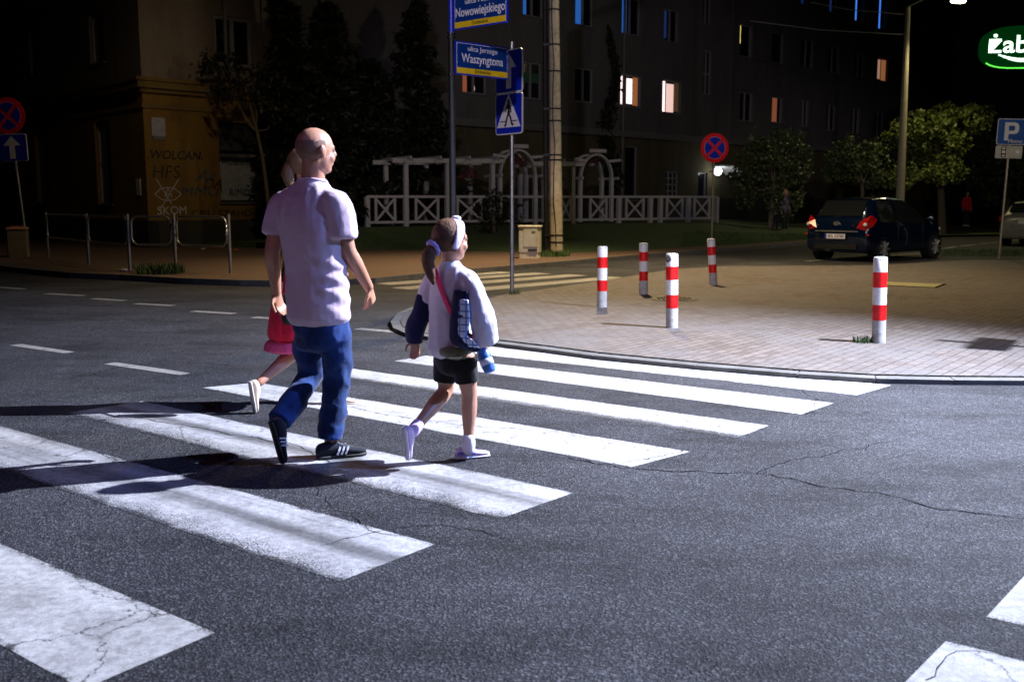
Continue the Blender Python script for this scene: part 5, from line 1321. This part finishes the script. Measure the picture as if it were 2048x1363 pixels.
mb.limb([(P(664, 640, 5.39), .088), (P(672, 700, 5.40), .086), (P(675, 752, 5.42), .072), (P(669, 800, 5.42), .069), (P(663, 850, 5.40), .068), (P(661, 876, 5.39), .072)], 20, 3, .12)
mb.limb([(P(618, 640, 5.47), .090), (P(618, 700, 5.52), .084), (P(622, 748, 5.56), .072), (P(600, 785, 5.46), .068), (P(575, 820, 5.35), .065), (P(559, 842, 5.28), .066)], 20, 3, .12)
def jf(co, n): return fold(0, .013, 7, 8, 5)(co, n)+.005*noise.noise(co*22)+.006*math.sin(co.z*60+6*noise.noise(co*4))*max(0, .5-co.z)*1.2
mb.build('jeans', JEAN, man, world=True, remesh=.0065, relax=3, smooth=True, disp=jf)
# back pockets
DEN2 = mat_fabric('denim_stitch', (0.03, 0.10, 0.38), var=.3)
for px, Yk in ():
    mb = MB(); c = P(px, 664, Yk); o = [(-.062, .06), (.062, .06), (.058, -.045), (0, -.07), (-.058, -.045)]
    for a, b in zip(o, o[1:]+o[:1]): mb.bar(c+TR*a[0]+U3*a[1]+TF*abs(a[0])*.35, c+TR*b[0]+U3*b[1]+TF*abs(b[0])*.35, .004, .004)
    mb.build('pocket_seam', DEN2, man, world=True)
M_SHN = mat_fabric('navy_suede', (0.012, 0.014, 0.022), rough=.9); M_SHG = mat('grey_stripe', (.42, .43, .5), .6); M_SOLD = mat('dark_sole', (0.015, .015, .017), .7)
shoe(man, G(636, 918, .0), G(733, 908, .0), U3, 1, M_SHN, M_SOLD, stripes=M_SHG, lace=mat('grey_laces', (.15, .16, .2), .8))
hl_, te_ = P(538, 846, 5.17), P(556, 908, 5.20)
shoe(man, hl_, te_+(te_-hl_).normalized()*.06, Vector((.8, .55, .1)), 1, M_SHN, M_SOLD, stripes=M_SHG)
# ---------------------------------------------------------------- the girl
girl = empty('person', G(942, 910), 'young girl with a white headband, loose white top and black shorts on the crossing', 'person', 'people crossing the road')
TR, TF, U3 = axes(38)
kc = P(903, 482, 5.36)
mb = MB(); hr, hf, hu = head(mb, kc, 52, .95, child=True, pitch=0)
mb.limb([(kc-hu*.03-hf*.02, .045), (P(900, 522, 5.38), .045), (P(900, 540, 5.38), .055)], 14, 3)
torso(mb, [(909, 715, 5.38, .105, .085), (905, 650, 5.38, .098, .078), (902, 590, 5.38, .108, .08), (902, 552, 5.38, .11, .065), (901, 536, 5.38, .06, .05)])
krs, kre, krw = P(938, 558, 5.30), P(962, 632, 5.22), P(968, 690, 5.30)
mb.limb([(krs, .038), (kre, .030), (krw, .020)], 12); hand(mb, krw, P(974, 722, 5.33)-krw, -TR*.8+TF*.2, .74, 1.2, thumb=-1)
kls, kle, klw = P(868, 560, 5.44), P(846, 622, 5.42), P(830, 680, 5.44)
mb.limb([(kls, .038), (kle, .030), (klw, .020)], 12); hand(mb, klw, P(831, 702, 5.46)-klw, TR*.3-TF*.8, .74, .5, thumb=1)
K1 = [P(927, 715, 5.34), P(939, 790, 5.36), P(937, 888, 5.33)]; K2 = [P(893, 715, 5.42), P(890, 782, 5.42), P(829, 857, 5.17)]
for L in (K1, K2): mb.limb([(L[0], .066), (L[0].lerp(L[1], .6), .053), (L[1], .043), (L[1].lerp(L[2], .32), .043), (L[1].lerp(L[2], .75), .030), (L[2], .028)], 14)
mb.build('body', SKINK, girl, world=True, remesh=.0052, relax=2, smooth=True)
eyes(girl, kc, 52, .95)
HAIR = mat('brown_hair', (0.10, 0.038, 0.014), .75, var=.5, vs=25, bs=.5, bscale=90)
def hairmesh(c, r, f, u, s, shift=.020, cut=.052):
    mb = MB(); mb.ell(c-f*shift*s+u*.026*s, r*.087*s, f*.102*s, u*.102*s, 26, 20)
    keep = []; 
    for fc in mb.f:
        m_ = sum((mb.v[i] for i in fc), Vector((0, 0, 0)))/len(fc)-c
        if m_.dot(f) > cut*s and m_.dot(u) < .07*s: continue
        if m_.dot(u) < -.055*s or (abs(m_.dot(r)) > .05*s and m_.dot(f) > -.0*s and m_.dot(u) < .012*s): continue
        keep.append(fc)
    mb.f = keep
    mb.v = [v+((v-c).normalized())*.004*noise.noise(Vector(((v-c).dot(f)*20, (v-c).dot(r)*90, (v-c).dot(u)*20))) for v in mb.v]
    return mb
hairmesh(kc, hr, hf, hu, .95).build('hair', HAIR, girl, world=True, smooth=True)
pt_ = kc-hf*.105+hu*-.025
mb = MB(); mb.limb([(pt_, .026), (pt_-hf*.035-hu*.03, .036), (pt_-hf*.045-hu*.085, .034), (pt_-hf*.030-hu*.15, .024), (pt_-hf*.015-hu*.20, .007)], 14, 4)
mb.v = [v+Vector((noise.noise(v*60), noise.noise(v*60+Vector((3, 3, 3))), 0))*.006 for v in mb.v]; mb.build('ponytail', HAIR, girl, world=True, smooth=True)
mb = MB(); LV = mat_fabric('lilac_scrunchie', (.45, .38, .75)); cc = pt_-hf*.012-hu*.008
e1, e2 = frame_of((hf+hu*.6).normalized())
mb.tube([cc+e1*(.034+.004*math.sin(9*a))*math.cos(a)+e2*(.034+.004*math.sin(9*a))*math.sin(a) for a in [2*math.pi*i/36 for i in range(37)]], .013, 8).build('scrunchie', LV, girl, world=True, smooth=True)
mb = MB(); HB = mat_fabric('white_headband', (.72, .66, .80), var=.05); S = []
for i in range(17):
    a = R(-112+i*14); rad = hr*math.sin(a)*.087+hu*math.cos(a)*.108; tilt = hf*(-.018+.048*math.cos(a)); c_ = kc+rad*1.0+tilt+hu*.004
    out_ = rad.normalized(); S.append((c_, (hf-hu*.25)*(.022+.010*math.cos(a)), out_*.008))
mb.secs(S, 12, 2, .3).build('headband', HB, girl, world=True, smooth=True)
MB().ell(kc+hu*.120+hf*.03, hr*.035, hf*.026, hu*.016, 12, 8).build('headband_knot', HB, girl, world=True, smooth=True)
WT = mat_fabric('white_top', (.66, .61, .70), var=.03)
mb = MB()
torso(mb, [(898, 698, 5.37, .130, .110), (900, 660, 5.37, .128, .108), (901, 610, 5.38, .124, .1), (902, 565, 5.38, .130, .085), (902, 543, 5.38, .105, .068), (901, 527, 5.38, .055, .052)], 22)
mb.limb([(P(920, 553, 5.34), .048), (P(936, 562, 5.31), .058), (P(952, 600, 5.25), .064), (P(966, 645, 5.22), .068), (P(974, 684, 5.25), .064)], 18, 3, .12, ref=TF)
mb.limb([(P(885, 552, 5.42), .046), (P(870, 560, 5.44), .054), (P(860, 580, 5.44), .055), (P(852, 605, 5.43), .054)], 18, 3, .12, ref=TF)
mb.build('top', WT, girl, world=True, remesh=.006, relax=3, smooth=True, disp=lambda co, n: fold(0, .009, 10, 4, 1)(co, n)+.003*noise.noise(co*28))
mb = MB(); NAVY = mat_fabric('navy_sleeve', (.008, .010, .055), var=.2)
mb.limb([(P(850, 592, 5.43), .046), (P(843, 625, 5.42), .052), (P(830, 660, 5.43), .056), (P(829, 682, 5.44), .046)], 16, 4, .2)
mb.build('long_sleeve', NAVY, girl, world=True, remesh=.006, relax=2, smooth=True, disp=fold(0, .007, 14, 8, 4))
mb = MB(); BLK = mat_fabric('black_shorts', (.006, .006, .007), var=.2)
torso(mb, [(906, 690, 5.38, .115, .095), (909, 712, 5.38, .122, .1), (910, 735, 5.38, .11, .09)], 20)
mb.limb([(P(927, 715, 5.34), .072), (P(935, 762, 5.35), .064)], 18, 4, .1); mb.limb([(P(893, 715, 5.42), .072), (P(889, 762, 5.42), .062)], 18, 4, .1)
mb.build('shorts', BLK, girl, world=True, remesh=.006, relax=2, smooth=True, disp=fold(0, .004, 10, 8, 4))
# pink lettered strap across the back
STR = mat_fabric('pink_strap', (.75, .05, .16), var=.15)
pp = [P(869, 538, 5.335), P(876, 560, 5.305), P(885, 585, 5.285), P(895, 610, 5.27), P(905, 635, 5.26), (P(918, 655, 5.25)), P(935, 668, 5.235), P(950, 676, 5.24)]
mb = MB(); mb.secs([(p, (TR*.9+U3*.45).normalized()*.018, TF*.004) for p in pp], 8, 3, 0).build('strap', STR, girl, world=True, smooth=True)
SOCK = mat_fabric('white_sock', (.72, .66, .76)); LIL = mat_fabric('lilac_mesh', (.62, .50, .72), var=.1); PUR = mat_fabric('purple_panel', (.20, .12, .60)); SOLW = mat('white_sole', (.72, .68, .78), .5)
MB().limb([(K1[2]+U3*.035, .036), (K1[2]+U3*.005, .038), (K1[2]-U3*.03, .035)], 14, 3).build('sock', SOCK, girl, world=True, smooth=True)
dK = (K2[2]-K2[1]).normalized(); MB().limb([(K2[2]-dK*.035, .034), (K2[2]+dK*.02, .035)], 14, 3).build('sock', mat_fabric('lilac_sock', (.5, .36, .6)), girl, world=True, smooth=True)
shoe(girl, G(913, 918), G(979, 911), U3, .8, LIL, SOLW, accent=PUR, lace=SOLW)
a, b = P(806, 858, 5.10), P(812, 916, 5.13); shoe(girl, a, b+(b-a)*.08, Vector((.85, .5, .15)), .8, LIL, SOLW)
# jacket hanging at her side, waist bag, bundle
def cloth(rows, n=16, sub=4): m_ = MB(); m_.secs(rows, n, sub, .4); return m_
jk = empty('jacket', P(920, 700, 5.2), 'navy and pale checked jacket draped over the girl\'s right side below the pink strap', 'jacket')
cloth([(P(922, 582, 5.235), TR*.048, TF*.014), (P(921, 610, 5.22), TR*.060, TF*.02), (P(918, 650, 5.21), TR*.062, TF*.024), (P(922, 685, 5.21), TR*.068, TF*.024), (P(945, 697, 5.20), TR*.055, U3*.018)]).build('lining', NAVY, jk, world=True, remesh=.005, relax=2, smooth=True, disp=fold(0, .006, 16, 10, 8))
def checked():
    m_, nt, b_ = newmat('checked_cloth'); co = coords(nt)
    br = N(nt, 'ShaderNodeTexBrick'); br.offset = 0; nt.links.new(co, br.inputs['Vector'])
    mp = coords(nt, (1, 1, 1), (R(90), 0, 0)); nt.links.new(mp, br.inputs['Vector'])
    for k_, v_ in (('Color1', (.55, .68, .85, 1)), ('Color2', (.62, .7, .85, 1)), ('Mortar', (.12, .2, .5, 1))): br.inputs[k_].default_value = v_
    br.inputs['Scale'].default_value = 1; br.inputs['Brick Width'].default_value = .035; br.inputs['Row Height'].default_value = .035; br.inputs['Mortar Size'].default_value = .004
    nt.links.new(br.outputs[0], b_.inputs['Base Color']); b_.inputs['Roughness'].default_value = .85; return m_
CHK = checked()
cloth([(P(928, 600, 5.195), TR*.030, TF*.012), (P(928, 625, 5.185), TR*.038, TF*.014), (P(927, 650, 5.18), TR*.036, TF*.016), (P(925, 668, 5.18), TR*.028, TF*.016), (P(932, 680, 5.175), TR*.045, TF*.012), (P(945, 692, 5.17), TR*.045, TF*.012)]).build('checked_sleeve', CHK, jk, world=True, remesh=.005, relax=1, smooth=True, disp=fold(0, .006, 16, 20, 3))
wb = empty('waist_bag', P(905, 705, 5.22), 'small olive waist bag worn at the back of the girl\'s black shorts', 'bag')
cloth([(P(884, 703, 5.27), U3*.022, TF*.02), (P(900, 705, 5.235), U3*.034, TF*.035), (P(918, 707, 5.22), U3*.032, TF*.035), (P(932, 704, 5.23), U3*.02, TF*.02)]).build('pouch', mat_fabric('olive_cloth', (.16, .16, .09)), wb, world=True, smooth=True)
MB().tube([P(887, 712, 5.235), P(905, 715, 5.195), P(925, 714, 5.19)], .004, 6).build('zip', mat('zip_pale', (.5, .55, .45), .5), wb, world=True)
bd = empty('water_bottle', P(975, 745, 5.25), 'blue and white drinks bottle hanging from the girl\'s right hand', 'bottle')
q0, q1 = P(964, 698, 5.27), P(980, 742, 5.24); dd = (q1-q0)
MB().limb([(q0, .024), (q0+dd*.15, .034), (q0+dd*.7, .036), (q0+dd*1.0, .03)], 16, 2, .3).build('body', mat('bottle_blue', (.06, .16, .5), .3, var=.5, vs=18), bd, world=True, smooth=True)
MB().limb([(q0+dd*.45, .0365), (q0+dd*.72, .0375)], 16, 1, .05).build('label_band', mat('bottle_white', (.6, .66, .78), .5, var=.3, vs=30), bd, world=True, smooth=True)
MB().limb([(q0-dd*.22, .014), (q0, .018)], 12, 1, .2).build('cap', NAVY, bd, world=True, smooth=True)
# ---------------------------------------------------------------- the woman hidden behind the man
wm = empty('person', G(690, 800), 'person in a red dress with bare legs, mostly hidden behind the bald man', 'person', 'people crossing the road')
TR, TF, U3 = axes(40)
wc = P(609, 332, 6.85); mb = MB(); hr, hf, hu = head(mb, wc, 65, .95)
mb.limb([(wc-hu*.03-hf*.02, .048), (P(612, 375, 6.88), .05), (P(614, 392, 6.88), .07)], 14)
torso(mb, [(630, 575, 6.9, .14, .11), (626, 500, 6.9, .11, .09), (618, 430, 6.9, .13, .095), (615, 400, 6.9, .13, .07)])
for pts, th in (([P(654, 408, 6.82), P(664, 480, 6.8), P(684, 535, 6.9)], -1), ([P(584, 408, 6.98), P(578, 478, 6.95), P(574, 540, 7.0)], 1)):
    mb.limb([(pts[0], .042), (pts[1], .034), (pts[2], .023)], 12); hand(mb, pts[2], pts[2]-pts[1], TR*(-.8*-th), .9, .7, thumb=th)
W1 = [P(648, 575, 6.85), P(664, 688, 6.98), P(686, 793, 6.86)]; W2 = [P(618, 575, 6.95), P(606, 688, 6.92), P(519, 764, 6.62)]
for L in (W1, W2): mb.limb([(L[0], .085), (L[0].lerp(L[1], .6), .068), (L[1], .053), (L[1].lerp(L[2], .3), .054), (L[1].lerp(L[2], .75), .036), (L[2], .030)], 14)
mb.build('body', SKIN, wm, world=True, remesh=.007, relax=2, smooth=True); eyes(wm, wc, 65, .95)
BL = mat('light_brown_hair', (.13, .07, .03), .5, var=.4, vs=25, bs=.4, bscale=90)
hairmesh(wc, hr, hf, hu, .98).build('hair', BL, wm, world=True, smooth=True)
MB().limb([(wc-hf*.10-hu*.0, .04), (wc-hf*.115-hu*.06, .045), (wc-hf*.10-hu*.13, .03)], 12, 3).build('hair_bun', BL, wm, world=True, smooth=True)
RD = mat_fabric('red_dress', (.90, .02, .07), var=.2)
mb = MB(); torso(mb, [(588, 664, 6.84, .20, .16), (592, 620, 6.86, .195, .15), (604, 575, 6.9, .175, .14), (626, 500, 6.9, .125, .105), (618, 435, 6.9, .145, .11), (616, 405, 6.9, .14, .08), (614, 393, 6.9, .07, .06)], 24)
mb.build('dress', RD, wm, world=True, remesh=.008, relax=2, smooth=True, disp=fold(0, .02, 12, 2, 4))
MB().secs([(P(x, y, 6.84), TR*a, TF*b) for x, y, a, b in ((580, 698, .205, .165), (584, 684, .204, .164))], 20, 2, .1).build('dress_hem', mat_fabric('pink_hem', (.90, .10, .28), var=.3), wm, world=True, remesh=.008, relax=1, smooth=True, disp=fold(0, .012, 18, 4, 2))
BG = mat('beige_shoe', (.62, .48, .36), .6)
shoe(wm, G(672, 808), G(716, 806), U3, 1, BG, BG); a, b = P(497, 764, 6.55), P(507, 826, 6.55); shoe(wm, a, b, Vector((.8, .55, .1)), 1, BG, mat('pale_sole', (.55, .53, .5), .7))
hb = empty('handbag', P(572, 640, 6.6), 'black handbag with silver clasp between the bald man and the red dress', 'bag')
MB().secs([(P(578, 646, 6.62), TR*.055, TF*.035), (P(574, 615, 6.62), TR*.07, TF*.045), (P(566, 590, 6.64), TR*.045, TF*.03)], 14, 4, .3).build('body', mat('black_leather', (.008, .008, .009), .4), hb, world=True, smooth=True)
MB().tube([P(551, 583, 6.55), P(555, 577, 6.54), P(560, 583, 6.54), P(555, 588, 6.54), P(551, 583, 6.55)], .006, 6).build('clasp', M_CHR, hb, world=True)
MB().tube([P(560, 592, 6.6), P(566, 540, 6.85), P(577, 470, 6.75), P(588, 408, 6.8)], .01, 6).build('strap', mat('black_leather', (.008, .008, .009), .4), hb, world=True)
# ---------------------------------------------------------------- distant people
def far_person(px, pyf, Y, az, h, top, legs, hair, label, long_hair=True, coat=.45):
    b = P(px, pyf, Y); root = empty('person', b, label, 'person'); r, f, u = axes(az); k = h/1.75; mb = MB()
    q_ = lambda x, y, z: b+(r*x+f*y+u*z)*k
    c = q_(0, .02, 1.635); head(mb, c, az, .96*k); mb.limb([(q_(0, 0, 1.6), .05*k), (q_(0, -.01, 1.45), .055*k)], 10)
    mb.secs([(q_(0, 0, .9), r*.15*k, f*.11*k), (q_(0, 0, 1.15), r*.13*k, f*.1*k), (q_(0, 0, 1.38), r*.17*k, f*.1*k), (q_(0, 0, 1.46), r*.09*k, f*.06*k)], 14, 3)
    for sd in (-1, 1):
        w = q_(sd*.24, .05, .86); mb.limb([(q_(sd*.17, 0, 1.42), .05*k), (q_(sd*.23, -.02, 1.12), .038*k), (w, .025*k)], 8); hand(mb, w, -u, -r*sd, k, .5, thumb=-sd)
        mb.limb([(q_(sd*.09, 0, .92), .085*k), (q_(sd*.09, .03, .5), .055*k), (q_(sd*.09, 0, .08), .035*k)], 8)
    mb.build('body', SKIN, root, world=True, remesh=.012, relax=2, smooth=True)
    r_, f_, u_ = axes(az); hairmesh(c, r_, f_, u_, .98*k).build('hair', hair, root, world=True, smooth=True)
    if long_hair: MB().secs([(q_(0, -.06, 1.66), r*.085*k, f*.05*k), (q_(0, -.09, 1.5), r*.1*k, f*.045*k), (q_(0, -.1, 1.36), r*.07*k, f*.03*k)], 10, 3).build('long_hair', hair, root, world=True, smooth=True)
    mb = MB(); mb.secs([(q_(0, 0, .95-coat*.3), r*.19*k, f*.14*k), (q_(0, 0, 1.15), r*.16*k, f*.125*k), (q_(0, 0, 1.38), r*.19*k, f*.12*k), (q_(0, 0, 1.47), r*.1*k, f*.075*k)], 16, 3, .3)
    for sd in (-1, 1): mb.limb([(q_(sd*.16, 0, 1.41), .065*k), (q_(sd*.23, -.02, 1.12), .055*k), (q_(sd*.24, .04, .9), .045*k)], 10, 3, .3)
    mb.build('jacket', top, root, world=True, remesh=.014, relax=2, smooth=True)
    mb = MB()
    for sd in (-1, 1): mb.limb([(q_(sd*.085, 0, .93), .105*k), (q_(sd*.09, .03, .5), .075*k), (q_(sd*.09, 0, .07), .06*k)], 12, 3, .3)
    mb.build('trousers', legs, root, world=True, remesh=.014, relax=1, smooth=True)
    for sd in (-1, 1): shoe(root, q_(sd*.09, -.08, 0), q_(sd*.09, .18, 0), u, k, mat('pale_trainer', (.5, .5, .5), .6), mat('pale_trainer', (.5, .5, .5), .6))
DK = mat_fabric('dark_trousers', (.012, .012, .016)); BLN = mat('blond_hair', (.40, .27, .15), .6)
far_person(1549, 466, 39, 200, 1.62, mat_fabric('grey_hoodie', (.26, .27, .25)), DK, mat('brown_hair2', (.1, .06, .03), .6), 'person in a pale grey top and dark trousers standing just behind the round tree trunk')
far_person(1568, 466, 38.7, 150, 1.66, mat_fabric('mauve_jacket', (.15, .12, .18)), DK, BLN, 'person with blond hair and a dull purple jacket standing right of the round tree')
far_person(1931, 452, 47, 170, 1.6, mat_fabric('red_jacket', (.5, .01, .01)), DK, mat('brown_hair2', (.1, .06, .03), .6), 'distant person in a bright red jacket under the lit tree', long_hair=False)
# ================================================================ light, world, camera
def spot(name, loc, target, power, col, size, blend=.6, rad=.12):
    l = bpy.data.lights.new(name, 'SPOT'); l.energy = power; l.color = col; l.spot_size = R(size); l.spot_blend = blend; l.shadow_soft_size = rad
    o = bpy.data.objects.new(name, l); COL.objects.link(o); o.location = loc; o.rotation_euler = (Vector(target)-Vector(loc)).to_track_quat('-Z', 'Y').to_euler(); return o
def point(name, loc, power, col, rad=.15):
    l = bpy.data.lights.new(name, 'POINT'); l.energy = power; l.color = col; l.shadow_soft_size = rad
    o = bpy.data.objects.new(name, l); COL.objects.link(o); o.location = loc; return o
KL_ = Vector((6.7, 8.0, 6.9))
spot('crossing_lamp', KL_, (.2, 7.5, 0), 22500, (.77, .82, 1.0), 86, 1.0, .05)
spot('right_blue_fill', (9.5, 3.2, 6.5), (2.6, 6.2, 0), 3400, (.22, .38, 1.0), 74, .8, .1)  # added blue fill for the right-hand asphalt and the walkers' right sides
spot('second_crossing_lamp', (-4.2, 1.0, 6.0), (-.8, 5.5, 0), 150, (.84, .40, 1.0), 110, .9, .25)
spot('side_street_lamp', LW+Vector((0, 0, -.2)), (1.9, 19.5, 0), 7800, (1, .74, .40), 112, .8, .15)
spot('right_street_lamp', LR+Vector((0, 0, -.45)), tuple(LR+Vector((0, -2, -9))), 1000, (1, .82, .42), 140, .5, .2)
spot('left_street_lamp', (-6.5, 23, 8), (-9.5, 27.5, .6), 340, (1, .76, .5), 118, .8, .2)
spot('behind_camera_fill', (-2.5, -7, 8.0), (3, 30, 1.6), 6200, (.95, .85, 1.0), 33, .6, .3)  # fill light added behind the camera to brighten signs and fence
spot('parking_sign_fill', (9.5, 2, 8.0), (14.5, 30, 1.5), 3500, (1, .9, .75), 30, .6, .3)  # unseen light added to brighten the front of the parking sign
spot('far_side_lamp', (7, 24, 8.5), (2.5, 28.5, 1.5), 420, (1, .86, .55), 150, .4, .2)
# hardware of the crossing lamps (just outside the frame)
for loc, base, lb in ((KL_, (8.6, 9.2, 0), 'pedestrian crossing floodlight on its pole, beyond the right edge'), (Vector((-4.2, 1.0, 6.0)), (-5.6, .6, 0), 'second crossing floodlight behind the camera on the left')):
    s = empty('crossing_floodlight', base, lb, 'street lamp'); t = Vector(loc)-Vector(base)
    MB().cyl((0, 0, -.1), (0, 0, t.z+.25), .08, .05).build('pole', M_GALV, s, smooth='auto'); MB().tube([(0, 0, t.z+.2), (t.x, t.y, t.z+.2)], .035, 8).build('arm', M_GALV, s)
    MB().box((t.x, t.y, t.z+.13), (.5, .26, .07)).build('lamp_head', M_DARKM, s)
w = bpy.data.worlds.new('World'); SC.world = w; w.use_nodes = True; nt = w.node_tree; bg = nt.nodes['Background']
sky = nt.nodes.new('ShaderNodeTexSky'); sky.sky_type = 'NISHITA'; sky.sun_disc = False; sky.sun_elevation = R(-6); sky.sun_rotation = R(200)
hs = nt.nodes.new('ShaderNodeMix'); hs.data_type = 'RGBA'; hs.blend_type = 'ADD'; hs.inputs[0].default_value = 1.0
nt.links.new(sky.outputs[0], hs.inputs[6]); hs.inputs[7].default_value = (.006, .006, .010, 1)
nt.links.new(hs.outputs[2], bg.inputs[0]); bg.inputs[1].default_value = 0.05
cam = bpy.data.cameras.new('Camera'); co = bpy.data.objects.new('Camera', cam); COL.objects.link(co); SC.camera = co
co.location = (0, 0, CAMZ); co.rotation_euler = (math.pi/2-PITCH, 0, 0)
cam.sensor_width = 36; cam.lens = FPX/2048*36; cam.clip_start = .05; cam.clip_end = 600
cam.dof.use_dof = True; cam.dof.focus_distance = 7.0; cam.dof.aperture_fstop = 4.0
SC.view_settings.view_transform = 'Standard'; SC.view_settings.look = 'None'; SC.view_settings.exposure = 0.0; SC.view_settings.gamma = 1.0
SC.render.engine = 'CYCLES'
